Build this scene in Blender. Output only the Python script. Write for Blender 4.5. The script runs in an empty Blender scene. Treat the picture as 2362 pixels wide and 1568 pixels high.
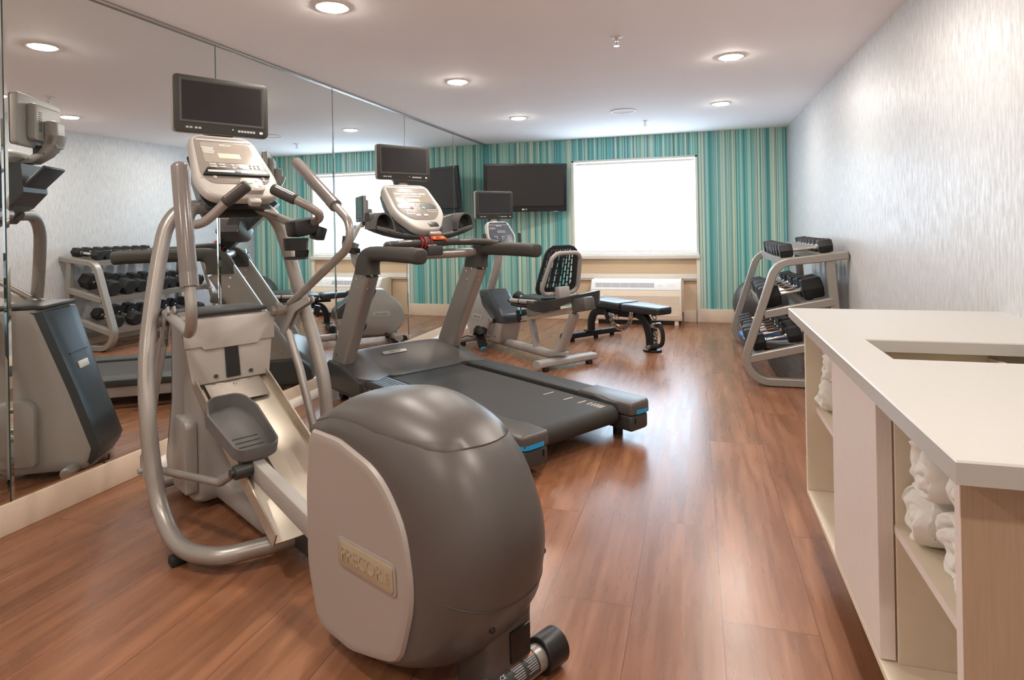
import bpy, bmesh, math, random
from mathutils import Vector, Matrix

S = bpy.context.scene
C = S.collection
R = math.radians
PI = math.pi
random.seed(7)

# ------------------------------------------------------------------ camera
CEIL = 2.44
cam_d = bpy.data.cameras.new('camera')
cam = bpy.data.objects.new('camera', cam_d)
C.objects.link(cam)
cam.location = (0, 0, 1.268)
YAW, ROLL = R(16.54), 0.019
cam.rotation_mode = 'XYZ'
fwd = Vector((-math.sin(YAW), math.cos(YAW), 0))
right = Vector((math.cos(YAW), math.sin(YAW), 0))
up = Vector((0, 0, 1))
r2 = right * math.cos(ROLL) - up * math.sin(ROLL)
u2 = up * math.cos(ROLL) + right * math.sin(ROLL)
m = Matrix((r2, u2, -fwd)).transposed().to_4x4()
m.translation = cam.location
cam.matrix_world = m
cam_d.sensor_fit = 'HORIZONTAL'
cam_d.sensor_width = 36.0
cam_d.lens = 1424.0 / 2362.0 * 36.0
cam_d.shift_x = 0.0
cam_d.shift_y = -(784.0 - 523.04) / 2362.0
cam_d.clip_start = 0.05
S.camera = cam

# ------------------------------------------------------------------ world, exposure
w = bpy.data.worlds.new('world')
S.world = w
w.use_nodes = True
w.node_tree.nodes['Background'].inputs[0].default_value = (0.55, 0.72, 1.0, 1)
w.node_tree.nodes['Background'].inputs[1].default_value = 1.0
S.view_settings.view_transform = 'Standard'
S.view_settings.look = 'None'
S.view_settings.gamma = 1.0
S.view_settings.use_curve_mapping = False
S.view_settings.exposure = 0.0
try:
    S.cycles.use_denoising = True
    S.cycles.max_bounces = 10
    S.cycles.diffuse_bounces = 6
    S.cycles.glossy_bounces = 6
    S.cycles.sample_clamp_indirect = 8.0
    S.cycles.caustics_reflective = True
    S.cycles.blur_glossy = 0.5
except Exception:
    pass

# lamp and window strengths
LAMP_COL = (1.0, 0.93, 0.84)
LAMP_L = 380.0
DAY_COL = (0.58, 0.80, 1.0)
DAY_L = 7.5

# ------------------------------------------------------------------ materials
def lin(c):
    c = c / 255.0
    return c / 12.92 if c <= 0.04045 else ((c + 0.055) / 1.055) ** 2.4
def rgb(*c):
    return (lin(c[0]), lin(c[1]), lin(c[2]), 1.0)

class N:
    """small node helper"""
    def __init__(s, name):
        s.m = bpy.data.materials.new(name); s.m.use_nodes = True
        s.t = s.m.node_tree; s.b = s.t.nodes['Principled BSDF']
    def n(s, typ, **kw):
        o = s.t.nodes.new(typ)
        for k, v in kw.items():
            if k.startswith('i_'):
                k = k[2:]
                o.inputs[int(k) if k.isdigit() else k].default_value = v
            else:
                setattr(o, k, v)
        return o
    def l(s, a, b): s.t.links.new(a, b)

def mat(name, col, rough=0.5, metal=0.0, spec=0.5, var=0.04, scale=40.0, bump=0.0, coat=0.0, stretch=None):
    q = N(name); b = q.b
    b.inputs['Metallic'].default_value = metal
    b.inputs['Roughness'].default_value = rough
    b.inputs['Specular IOR Level'].default_value = spec
    b.inputs['Coat Weight'].default_value = coat
    tc = q.n('ShaderNodeTexCoord')
    mp = q.n('ShaderNodeMapping')
    if stretch: mp.inputs['Scale'].default_value = stretch
    q.l(tc.outputs['Object'], mp.inputs['Vector'])
    nz = q.n('ShaderNodeTexNoise'); nz.inputs['Scale'].default_value = scale; nz.inputs['Detail'].default_value = 3
    q.l(mp.outputs['Vector'], nz.inputs['Vector'])
    cr = q.n('ShaderNodeValToRGB')
    c = rgb(*col)
    cr.color_ramp.elements[0].position = 0.3; cr.color_ramp.elements[1].position = 0.7
    cr.color_ramp.elements[0].color = tuple(max(0, x * (1 - var)) for x in c[:3]) + (1,)
    cr.color_ramp.elements[1].color = tuple(min(1, x * (1 + var)) for x in c[:3]) + (1,)
    q.l(nz.outputs['Fac'], cr.inputs['Fac']); q.l(cr.outputs['Color'], b.inputs['Base Color'])
    if bump > 0:
        bp = q.n('ShaderNodeBump'); bp.inputs['Strength'].default_value = bump; bp.inputs['Distance'].default_value = 0.002
        q.l(nz.outputs['Fac'], bp.inputs['Height']); q.l(bp.outputs['Normal'], b.inputs['Normal'])
    return q.m

def emit(name, col, strength, base=None):
    q = N(name); b = q.b
    b.inputs['Base Color'].default_value = base or (0.8, 0.8, 0.8, 1)
    b.inputs['Emission Color'].default_value = tuple(col) + (1,)
    b.inputs['Emission Strength'].default_value = strength
    return q.m

M = {}
M['silver'] = mat('silver_paint', (158, 152, 146), 0.34, 0.5, 0.5, 0.03, 300)
M['silver2'] = mat('champagne_plastic', (164, 159, 154), 0.42, 0.15, 0.5, 0.03, 300)
M['pale'] = mat('pale_console_plastic', (178, 172, 165), 0.38, 0.05, 0.5, 0.02, 200)
M['pale2'] = mat('console_face_plastic', (138, 130, 123), 0.3, 0.1, 0.5, 0.03, 200)
M['graph'] = mat('graphite_plastic', (92, 87, 84), 0.4, 0.3, 0.5, 0.03, 300)
M['panel'] = mat('housing_panel_plastic', (160, 150, 143), 0.42, 0.1, 0.4, 0.03, 300)
M['dark'] = mat('dark_grey_plastic', (58, 57, 56), 0.42, 0.1, 0.5, 0.04, 120, 0.05)
M['black'] = mat('black_plastic', (26, 25, 25), 0.4, 0.0, 0.5, 0.1, 150, 0.05)
M['rubber'] = mat('black_rubber', (34, 34, 35), 0.62, 0.0, 0.35, 0.12, 220, 0.15)
M['foam'] = mat('handgrip_foam', (62, 58, 54), 0.6, 0.0, 0.4, 0.08, 260, 0.2)
M['pedal'] = mat('grey_pedal_rubber', (98, 96, 94), 0.55, 0.0, 0.4, 0.05, 200, 0.1)
M['belt'] = mat('treadmill_belt', (52, 49, 47), 0.6, 0.0, 0.35, 0.09, 500, 0.3)
M['rail'] = mat('ribbed_rail_plastic', (70, 72, 76), 0.45, 0.1, 0.5, 0.06, 200, 0.1)
M['chrome'] = mat('chrome', (225, 222, 218), 0.14, 1.0, 0.5, 0.02, 60)
M['alu'] = mat('brushed_aluminium', (205, 194, 178), 0.38, 0.75, 0.5, 0.06, 60, 0.1, 0.0, (1, 30, 1))
M['screen'] = mat('monitor_glass', (36, 33, 34), 0.16, 0.0, 0.5, 0.05, 20)
M['tvscreen'] = mat('television_glass', (50, 47, 45), 0.4, 0.0, 0.3, 0.02, 20)
M['bezel'] = mat('monitor_bezel', (58, 55, 51), 0.4, 0.15, 0.5, 0.04, 200)
M['white_ink'] = mat('white_print', (226, 224, 218), 0.5)
M['dark_ink'] = mat('grey_print', (120, 112, 106), 0.5)
M['blue'] = mat('bright_blue_plastic', (22, 150, 205), 0.35, 0.0, 0.5, 0.05)
M['teal'] = mat('teal_plastic', (25, 150, 165), 0.4)
M['red'] = mat('red_cord', (190, 28, 42), 0.5, 0, 0.4, 0.1, 300, 0.2)
M['orange'] = mat('orange_plastic', (232, 120, 60), 0.45)
M['green'] = mat('pale_green_button', (178, 208, 170), 0.5)
M['navy'] = mat('slate_blue_plastic', (68, 72, 76), 0.32, 0.25, 0.5, 0.04, 200)
M['vinyl'] = mat('black_vinyl', (40, 42, 48), 0.34, 0.0, 0.5, 0.08, 120, 0.12)
M['blackmetal'] = mat('black_powder_coat', (30, 30, 32), 0.36, 0.2, 0.5, 0.08, 200, 0.06)
M['rack'] = mat('rack_grey_paint', (148, 143, 137), 0.4, 0.35, 0.5, 0.03, 200)
M['counter'] = mat('white_quartz', (182, 178, 172), 0.3, 0.0, 0.5, 0.012, 60)
M['cream'] = mat('cream_laminate', (226, 214, 194), 0.45, 0.0, 0.4, 0.02, 30)
M['greige'] = mat('pale_woodgrain_laminate', (224, 212, 205), 0.5, 0.0, 0.4, 0.05, 25, 0.03, 0, (14, 14, 0.5))
M['towel'] = mat('white_terry', (246, 243, 238), 0.95, 0.0, 0.1, 0.04, 700, 1.0)
M['white'] = mat('white_paint', (228, 222, 214), 0.5, 0.0, 0.4, 0.015, 60)
M['trimbeige'] = mat('beige_trim_paint', (224, 204, 182), 0.5, 0.0, 0.4, 0.02, 60)
M['beige'] = mat('beige_panel', (214, 190, 160), 0.6, 0.0, 0.3, 0.03, 60)
M['ac'] = mat('warm_white_plastic', (240, 226, 208), 0.5, 0.0, 0.4, 0.015, 60)
M['acw'] = mat('cool_white_plastic', (236, 236, 236), 0.4, 0.0, 0.4, 0.01, 60)
M['grey'] = mat('grey_mesh_plastic', (168, 166, 168), 0.6)
M['ball'] = mat('dark_grey_vinyl', (66, 64, 62), 0.42, 0.0, 0.5, 0.05, 60)
M['bosu'] = mat('blue_rubber', (30, 105, 175), 0.35, 0, 0.5, 0.05)
M['gold'] = mat('champagne_badge', (178, 166, 142), 0.34, 0.3, 0.5, 0.03)
M['grip2'] = mat('taupe_grip', (116, 108, 104), 0.22, 0.1, 0.6, 0.04, 300)
M['graph2'] = mat('dark_graphite_plastic', (92, 88, 85), 0.4, 0.3, 0.5, 0.03, 300)
M['navy2'] = mat('console_slate', (74, 78, 88), 0.3, 0.05, 0.5, 0.03, 100)
M['edge'] = mat('green_glass_edge', (30, 72, 66), 0.1, 0.0, 0.8, 0.1)
q = N('mirror_silvering')
q.b.inputs['Base Color'].default_value = (0.85, 0.87, 0.86, 1); q.b.inputs['Metallic'].default_value = 1.0
q.b.inputs['Roughness'].default_value = 0.0
_n = q.n('ShaderNodeTexNoise'); _n.inputs['Scale'].default_value = 2.0
_c = q.n('ShaderNodeValToRGB'); _c.color_ramp.elements[0].color = (0.84, 0.865, 0.85, 1); _c.color_ramp.elements[1].color = (0.86, 0.88, 0.87, 1)
q.l(_n.outputs['Fac'], _c.inputs['Fac']); q.l(_c.outputs['Color'], q.b.inputs['Base Color'])
M['mirror'] = q.m
M['lamp'] = emit('downlight_lens', LAMP_COL, LAMP_L)
M['led'] = emit('green_led', (0.4, 1.0, 0.1), 2.0)
M['ledr'] = emit('red_led', (1.0, 0.1, 0.05), 2.0)

def floor_mat():
    q = N('wood_plank_floor'); b = q.b
    tc = q.n('ShaderNodeTexCoord')
    mp = q.n('ShaderNodeMapping'); mp.inputs['Rotation'].default_value = (0, 0, PI / 2); mp.inputs['Location'].default_value = (0.37, 0.223, 0)
    q.l(tc.outputs['Object'], mp.inputs['Vector'])
    br = q.n('ShaderNodeTexBrick'); br.offset = 0.37; br.offset_frequency = 2
    br.inputs['Scale'].default_value = 1.0; br.inputs['Brick Width'].default_value = 1.7; br.inputs['Row Height'].default_value = 0.283
    br.inputs['Mortar Size'].default_value = 0.0016; br.inputs['Mortar Smooth'].default_value = 0.3; br.inputs['Bias'].default_value = 0.0
    br.inputs['Color1'].default_value = (0, 0, 0, 1); br.inputs['Color2'].default_value = (1, 1, 1, 1); br.inputs['Mortar'].default_value = (0.5, 0.5, 0.5, 1)
    q.l(mp.outputs['Vector'], br.inputs['Vector'])
    # per-plank grain offset
    vm = q.n('ShaderNodeVectorMath', operation='MULTIPLY_ADD')
    q.l(br.outputs['Color'], vm.inputs[0]); vm.inputs[1].default_value = (3.0, 7.0, 5.0); q.l(tc.outputs['Object'], vm.inputs[2])
    m2 = q.n('ShaderNodeMapping'); m2.inputs['Scale'].default_value = (15, 1.1, 1); q.l(vm.outputs[0], m2.inputs['Vector'])
    g = q.n('ShaderNodeTexNoise'); g.inputs['Scale'].default_value = 1.6; g.inputs['Detail'].default_value = 5; g.inputs['Roughness'].default_value = 0.55; g.inputs['Distortion'].default_value = 0.35
    q.l(m2.outputs['Vector'], g.inputs['Vector'])
    m3 = q.n('ShaderNodeMapping'); m3.inputs['Scale'].default_value = (6, 0.9, 1); q.l(vm.outputs[0], m3.inputs['Vector'])
    g2 = q.n('ShaderNodeTexNoise'); g2.inputs['Scale'].default_value = 1.3; g2.inputs['Detail'].default_value = 3; q.l(m3.outputs['Vector'], g2.inputs['Vector'])
    cr = q.n('ShaderNodeValToRGB'); e = cr.color_ramp.elements
    e[0].position = 0.25; e[0].color = rgb(128, 86, 60)
    e[1].position = 0.72; e[1].color = rgb(160, 113, 83)
    x = e.new(0.5); x.color = rgb(140, 95, 67)
    q.l(g.outputs['Fac'], cr.inputs['Fac'])
    cr2 = q.n('ShaderNodeValToRGB'); e = cr2.color_ramp.elements
    e[0].position = 0.3; e[0].color = (0.76, 0.74, 0.72, 1); e[1].position = 0.7; e[1].color = (1.12, 1.08, 1.06, 1)
    q.l(g2.outputs['Fac'], cr2.inputs['Fac'])
    mx = q.n('ShaderNodeMix', data_type='RGBA', blend_type='MULTIPLY'); mx.inputs[0].default_value = 1.0
    q.l(cr.outputs['Color'], mx.inputs[6]); q.l(cr2.outputs['Color'], mx.inputs[7])
    # plank tint
    cr3 = q.n('ShaderNodeValToRGB'); e = cr3.color_ramp.elements
    e[0].color = (0.9, 0.88, 0.87, 1); e[1].color = (1.06, 1.06, 1.06, 1)
    q.l(br.outputs['Color'], cr3.inputs['Fac'])
    mx2 = q.n('ShaderNodeMix', data_type='RGBA', blend_type='MULTIPLY'); mx2.inputs[0].default_value = 1.0
    q.l(mx.outputs[2], mx2.inputs[6]); q.l(cr3.outputs['Color'], mx2.inputs[7])
    mx3 = q.n('ShaderNodeMix', data_type='RGBA', blend_type='MIX'); q.l(br.outputs['Fac'], mx3.inputs[0])
    m4 = q.n('ShaderNodeMapping'); m4.inputs['Scale'].default_value = (90, 4, 1); q.l(vm.outputs[0], m4.inputs['Vector'])
    g3 = q.n('ShaderNodeTexNoise'); g3.inputs['Scale'].default_value = 1.5; g3.inputs['Detail'].default_value = 4; q.l(m4.outputs['Vector'], g3.inputs['Vector'])
    cr4 = q.n('ShaderNodeValToRGB'); e = cr4.color_ramp.elements
    e[0].position = 0.32; e[0].color = (0.95, 0.945, 0.94, 1); e[1].position = 0.66; e[1].color = (1.03, 1.03, 1.03, 1)
    q.l(g3.outputs['Fac'], cr4.inputs['Fac'])
    mx4 = q.n('ShaderNodeMix', data_type='RGBA', blend_type='MULTIPLY'); mx4.inputs[0].default_value = 1.0
    q.l(mx2.outputs[2], mx4.inputs[6]); q.l(cr4.outputs['Color'], mx4.inputs[7])
    q.l(mx4.outputs[2], mx3.inputs[6]); mx3.inputs[7].default_value = rgb(92, 62, 48)
    q.l(mx3.outputs[2], b.inputs['Base Color'])
    rr = q.n('ShaderNodeMapRange'); rr.inputs[1].default_value = 0.3; rr.inputs[2].default_value = 0.7; rr.inputs[3].default_value = 0.25; rr.inputs[4].default_value = 0.31
    q.l(g.outputs['Fac'], rr.inputs[0]); q.l(rr.outputs[0], b.inputs['Roughness'])
    b.inputs['Specular IOR Level'].default_value = 0.6
    bp = q.n('ShaderNodeBump'); bp.inputs['Strength'].default_value = 0.035; bp.inputs['Distance'].default_value = 0.002
    q.l(g.outputs['Fac'], bp.inputs['Height']); q.l(bp.outputs['Normal'], b.inputs['Normal'])
    return q.m
M['floor'] = floor_mat()

def stripe_mat():
    q = N('teal_stripe_wallpaper'); b = q.b
    tc = q.n('ShaderNodeTexCoord'); sp = q.n('ShaderNodeSeparateXYZ'); q.l(tc.outputs['Object'], sp.inputs[0])
    # uneven widths: add a slow 1-D noise to x
    nz = q.n('ShaderNodeTexNoise', noise_dimensions='1D'); nz.inputs['Scale'].default_value = 9.0; nz.inputs['Detail'].default_value = 1
    q.l(sp.outputs[0], nz.inputs['W'])
    ma = q.n('ShaderNodeMath', operation='MULTIPLY_ADD'); q.l(nz.outputs['Fac'], ma.inputs[0]); ma.inputs[1].default_value = 0.08; q.l(sp.outputs[0], ma.inputs[2])
    def layer(scale, seed):
        a = q.n('ShaderNodeMath', operation='MULTIPLY_ADD'); q.l(ma.outputs[0], a.inputs[0]); a.inputs[1].default_value = scale; a.inputs[2].default_value = seed
        f = q.n('ShaderNodeMath', operation='FLOOR'); q.l(a.outputs[0], f.inputs[0])
        wn = q.n('ShaderNodeTexWhiteNoise', noise_dimensions='1D'); q.l(f.outputs[0], wn.inputs['W'])
        return wn.outputs['Value']
    def ramp(src, cols):
        cr = q.n('ShaderNodeValToRGB'); cr.color_ramp.interpolation = 'CONSTANT'
        e = cr.color_ramp.elements
        e[0].position = 0; e[0].color = cols[0][1]; e[1].position = cols[1][0]; e[1].color = cols[1][1]
        for p, c in cols[2:]:
            x = e.new(p); x.color = c
        q.l(src, cr.inputs['Fac']); return cr
    c1 = ramp(layer(62, 0.3), [(0, rgb(112, 184, 178)), (0.18, rgb(138, 198, 186)), (0.36, rgb(98, 170, 170)), (0.52, rgb(150, 204, 188)), (0.66, rgb(120, 182, 184)), (0.78, rgb(164, 206, 186)), (0.9, rgb(84, 156, 158))])
    c2 = ramp(layer(118, 5.7), [(0, rgb(216, 218, 182)), (0.09, rgb(78, 142, 144)), (0.18, rgb(188, 208, 194)), (0.26, rgb(108, 154, 166)), (0.34, rgb(208, 212, 188)), (0.4, rgb(84, 154, 150))])
    f2 = layer(118, 5.7)
    lt = q.n('ShaderNodeMath', operation='LESS_THAN'); q.l(f2, lt.inputs[0]); lt.inputs[1].default_value = 0.46
    mx = q.n('ShaderNodeMix', data_type='RGBA'); q.l(lt.outputs[0], mx.inputs[0]); q.l(c1.outputs['Color'], mx.inputs[6]); q.l(c2.outputs['Color'], mx.inputs[7])
    q.l(mx.outputs[2], b.inputs['Base Color']); b.inputs['Roughness'].default_value = 0.55; b.inputs['Specular IOR Level'].default_value = 0.3
    return q.m
M['stripe'] = stripe_mat()

def wallpaper():
    q = N('cream_textured_wallpaper'); b = q.b
    tc = q.n('ShaderNodeTexCoord'); mp = q.n('ShaderNodeMapping'); mp.inputs['Scale'].default_value = (1, 60, 11)
    q.l(tc.outputs['Object'], mp.inputs['Vector'])
    nz = q.n('ShaderNodeTexNoise'); nz.inputs['Scale'].default_value = 1.0; nz.inputs['Detail'].default_value = 4; nz.inputs['Roughness'].default_value = 0.7
    q.l(mp.outputs['Vector'], nz.inputs['Vector'])
    cr = q.n('ShaderNodeValToRGB'); e = cr.color_ramp.elements
    e[0].position = 0.35; e[0].color = rgb(180, 180, 182); e[1].position = 0.62; e[1].color = rgb(198, 198, 200)
    q.l(nz.outputs['Fac'], cr.inputs['Fac']); q.l(cr.outputs['Color'], b.inputs['Base Color'])
    rr = q.n('ShaderNodeMapRange'); rr.inputs[1].default_value = 0.35; rr.inputs[2].default_value = 0.65; rr.inputs[3].default_value = 0.55; rr.inputs[4].default_value = 0.34
    q.l(nz.outputs['Fac'], rr.inputs[0]); q.l(rr.outputs[0], b.inputs['Roughness'])
    b.inputs['Specular IOR Level'].default_value = 0.45
    bp = q.n('ShaderNodeBump'); bp.inputs['Strength'].default_value = 0.25; bp.inputs['Distance'].default_value = 0.002
    q.l(nz.outputs['Fac'], bp.inputs['Height']); q.l(bp.outputs['Normal'], b.inputs['Normal'])
    return q.m
M['wall'] = wallpaper()
M['ceil'] = mat('ceiling_paint', (250, 246, 247), 0.8, 0.0, 0.2, 0.02, 260, 0.25)

# ------------------------------------------------------------------ geometry helpers
V = Vector
def rpoly(pts, n=6):
    """polygon with rounded corners: pts (x, y, r)"""
    out = []; k = len(pts)
    for i in range(k):
        p = V(pts[i][:2]); r = pts[i][2] if len(pts[i]) > 2 else 0
        a = V(pts[i - 1][:2]) - p; b = V(pts[(i + 1) % k][:2]) - p
        if r <= 0: out.append(tuple(p)); continue
        la, lb = a.length, b.length; a.normalize(); b.normalize()
        ang = math.acos(max(-1, min(1, a.dot(b)))); d = min(r / math.tan(ang / 2), la * 0.48, lb * 0.48); r = d * math.tan(ang / 2)
        bis = (a + b)
        if bis.length < 1e-6: out.append(tuple(p)); continue
        c = p + bis.normalized() * (r / math.sin(ang / 2))
        s, e = p + a * d - c, p + b * d - c
        a0 = math.atan2(s.y, s.x); da = math.atan2(e.y, e.x) - a0
        while da > PI: da -= 2 * PI
        while da < -PI: da += 2 * PI
        for j in range(n + 1):
            t = a0 + da * j / n; out.append((c.x + r * math.cos(t), c.y + r * math.sin(t)))
    return out
def rrect(w, h, r, n=6):
    return rpoly([(-w / 2, -h / 2, r), (w / 2, -h / 2, r), (w / 2, h / 2, r), (-w / 2, h / 2, r)], n)
def fillet(pts, rad, n=7):
    """3-D polyline with rounded corners"""
    pts = [V(p) for p in pts]; out = [pts[0]]
    for i in range(1, len(pts) - 1):
        p = pts[i]; r = rad[i - 1] if isinstance(rad, (list, tuple)) else rad
        a = pts[i - 1] - p; b = pts[i + 1] - p; la, lb = a.length, b.length; a.normalize(); b.normalize()
        ang = a.angle(b)
        if ang > PI - 0.02 or r <= 0: out.append(p); continue
        d = min(r / math.tan(ang / 2), la * 0.49, lb * 0.49)
        s, e = p + a * d, p + b * d
        rr = d * math.tan(ang / 2); c = p + (a + b).normalized() * (rr / math.sin(ang / 2))
        x, y = s - c, e - c; th = x.angle(y)
        for j in range(n + 1):
            t = j / n
            out.append(c + (x * math.sin((1 - t) * th) + y * math.sin(t * th)) / math.sin(th))
    out.append(pts[-1]); return out
def crom(pts, n=6):
    pts = [V(p) for p in pts]; P = [pts[0] * 2 - pts[1]] + pts + [pts[-1] * 2 - pts[-2]]; out = []
    for i in range(1, len(P) - 2):
        for j in range(n):
            t = j / n; a, b, c, d = P[i - 1:i + 3]
            out.append(0.5 * ((2 * b) + (c - a) * t + (2 * a - 5 * b + 4 * c - d) * t * t + (3 * b - a - 3 * c + d) * t ** 3))
    out.append(pts[-1]); return out

class G:
    def __init__(s): s.b = bmesh.new()
    def _add(s, tb, mtx=None):
        if mtx is not None: bmesh.ops.transform(tb, matrix=mtx, verts=tb.verts)
        me = bpy.data.meshes.new('t'); tb.to_mesh(me); tb.free(); s.b.from_mesh(me); bpy.data.meshes.remove(me); return s
    def box(s, c, size, rot=(0, 0, 0), bev=0.0, seg=2, mtx=None):
        tb = bmesh.new(); bmesh.ops.create_cube(tb, size=1.0)
        bmesh.ops.scale(tb, vec=size, verts=tb.verts)
        if bev > 0: bmesh.ops.bevel(tb, geom=tb.edges[:], offset=min(bev, min(size) * 0.49), segments=seg, affect='EDGES', profile=0.5, clamp_overlap=True)
        from mathutils import Euler
        m = Matrix.Translation(c) @ Euler(rot).to_matrix().to_4x4()
        if mtx is not None: m = mtx @ m
        return s._add(tb, m)
    def rings(s, rings, cap=True, close=False):
        tb = bmesh.new(); vr = [[tb.verts.new(p) for p in r] for r in rings]; k = len(vr[0]); n = len(vr)
        for i in range(n if close else n - 1):
            a, b = vr[i], vr[(i + 1) % n]
            for j in range(k):
                try: tb.faces.new((a[j], a[(j + 1) % k], b[(j + 1) % k], b[j]))
                except ValueError: pass
        if cap and not close:
            tb.faces.new(vr[0][::-1]); tb.faces.new(vr[-1])
        bmesh.ops.remove_doubles(tb, verts=tb.verts, dist=1e-6)
        bmesh.ops.recalc_face_normals(tb, faces=tb.faces)
        return s._add(tb)
    def sweep(s, pts, prof, upv=(0, 0, 1), closed=False, scale=None, cap=True):
        """sweep 2-D profile [(side, up)] along pts, fixed up reference"""
        pts = [V(p) for p in pts]; n = len(pts); up0 = V(upv); rs = []
        for i, p in enumerate(pts):
            if closed: t = pts[(i + 1) % n] - pts[i - 1]
            else: t = pts[min(i + 1, n - 1)] - pts[max(i - 1, 0)]
            t.normalize(); sd = t.cross(up0)
            if sd.length < 1e-4: sd = V((1, 0, 0)) if abs(t.x) < 0.9 else V((0, 1, 0))
            sd.normalize(); u = sd.cross(t)
            f = 1.0
            if not closed and 0 < i < n - 1:
                f = 1.0
            k = scale[i] if scale else 1.0
            rs.append([p + sd * a * k + u * b * k for a, b in prof])
        return s.rings(rs, cap=cap, close=closed)
    def tube(s, pts, r, seg=14, cap=True, closed=False):
        """round tube with parallel transported frame; r scalar or list"""
        pts = [V(p) for p in pts]; n = len(pts); rs = []
        t0 = (pts[1] - pts[0]).normalized(); nrm = t0.orthogonal().normalized(); prev = t0
        for i, p in enumerate(pts):
            if closed: t = (pts[(i + 1) % n] - pts[i - 1]).normalized()
            else: t = (pts[min(i + 1, n - 1)] - pts[max(i - 1, 0)]).normalized()
            nrm = prev.rotation_difference(t) @ nrm; nrm = (nrm - t * nrm.dot(t)).normalized(); prev = t
            bn = t.cross(nrm); rr = r[i] if isinstance(r, (list, tuple)) else r
            rs.append([p + (nrm * math.cos(2 * PI * j / seg) + bn * math.sin(2 * PI * j / seg)) * rr for j in range(seg)])
        return s.rings(rs, cap=cap, close=closed)
    def rod(s, p0, p1, r, seg=18, rnd=0.0, r1=None):
        p0, p1 = V(p0), V(p1); d = (p1 - p0); L = d.length; d.normalize(); r1 = r if r1 is None else r1
        if rnd > 0:
            q = min(rnd, r * 0.95, r1 * 0.95, L * 0.45); aa = [PI / 2 * k / 4 for k in range(5)]
            pts = [p0 + d * q * (1 - math.cos(a)) for a in aa] + [p1 - d * q * (1 - math.cos(a)) for a in aa[::-1]]
            rad = [r - q + q * math.sin(a) for a in aa] + [r1 - q + q * math.sin(a) for a in aa[::-1]]
            return s._tubefix(pts, rad, d, seg)
        return s._tubefix([p0, p1], [r, r1], d, seg)
    def _tubefix(s, pts, rad, d, seg):
        nrm = d.orthogonal().normalized(); bn = d.cross(nrm)
        return s.rings([[p + (nrm * math.cos(2 * PI * j / seg) + bn * math.sin(2 * PI * j / seg)) * max(rr, 1e-4) for j in range(seg)] for p, rr in zip(pts, rad)])
    def lathe(s, o, d, prof, seg=28):
        """prof: (distance along d, radius)"""
        o, d = V(o), V(d).normalized()
        return s._tubefix([o + d * a for a, _ in prof], [r for _, r in prof], d, seg)
    def prism(s, poly, o, ux, uy, t, bev=0.0, seg=2):
        """extrude polygon along ux x uy by t (from o)"""
        o, ux, uy = V(o), V(ux).normalized(), V(uy).normalized(); uz = ux.cross(uy)
        tb = bmesh.new(); vs = [tb.verts.new(o + ux * a + uy * b) for a, b in poly]
        f = tb.faces.new(vs); r = bmesh.ops.extrude_face_region(tb, geom=[f])
        bmesh.ops.translate(tb, vec=uz * t, verts=[e for e in r['geom'] if isinstance(e, bmesh.types.BMVert)])
        bmesh.ops.recalc_face_normals(tb, faces=tb.faces)
        if bev > 0:
            es = [e for e in tb.edges if abs((e.verts[0].co - e.verts[1].co).normalized().dot(uz)) < 0.5]
            bmesh.ops.bevel(tb, geom=es, offset=bev, segments=seg, affect='EDGES', profile=0.5, clamp_overlap=True)
        return s._add(tb)
    def ball(s, c, r, sc=(1, 1, 1), seg=24, rg=14):
        tb = bmesh.new(); bmesh.ops.create_uvsphere(tb, u_segments=seg, v_segments=rg, radius=r)
        bmesh.ops.scale(tb, vec=sc, verts=tb.verts); return s._add(tb, Matrix.Translation(c))
    def o(s, name, mt, parent=None, sharp=38, flat=False):
        me = bpy.data.meshes.new(name); s.b.to_mesh(me); s.b.free()
        if not flat:
            me.polygons.foreach_set('use_smooth', [True] * len(me.polygons))
            me.set_sharp_from_angle(angle=R(sharp))
        me.materials.append(M[mt] if isinstance(mt, str) else mt)
        ob = bpy.data.objects.new(name, me); C.objects.link(ob)
        if parent: ob.parent = parent
        return ob

def _os(s, name, mt, parent, sharp=38):
    """one object per separate piece"""
    bm = s.b; bm.verts.ensure_lookup_table(); seen = set(); out = []
    for v in bm.verts:
        if v in seen: continue
        st = [v]; comp = []; seen.add(v)
        while st:
            q_ = st.pop(); comp.append(q_)
            for e in q_.link_edges:
                o_ = e.other_vert(q_)
                if o_ not in seen: seen.add(o_); st.append(o_)
        ix = {q_: i for i, q_ in enumerate(comp)}; fs = {f for q_ in comp for f in q_.link_faces}
        me = bpy.data.meshes.new(name); me.from_pydata([q_.co[:] for q_ in comp], [], [[ix[q_] for q_ in f.verts] for f in fs])
        me.polygons.foreach_set('use_smooth', [True] * len(me.polygons)); me.set_sharp_from_angle(angle=R(sharp))
        me.materials.append(M[mt] if isinstance(mt, str) else mt)
        ob = bpy.data.objects.new(name, me); C.objects.link(ob); ob.parent = parent; out.append(ob)
    bm.free(); return out
G.os = _os

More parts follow.
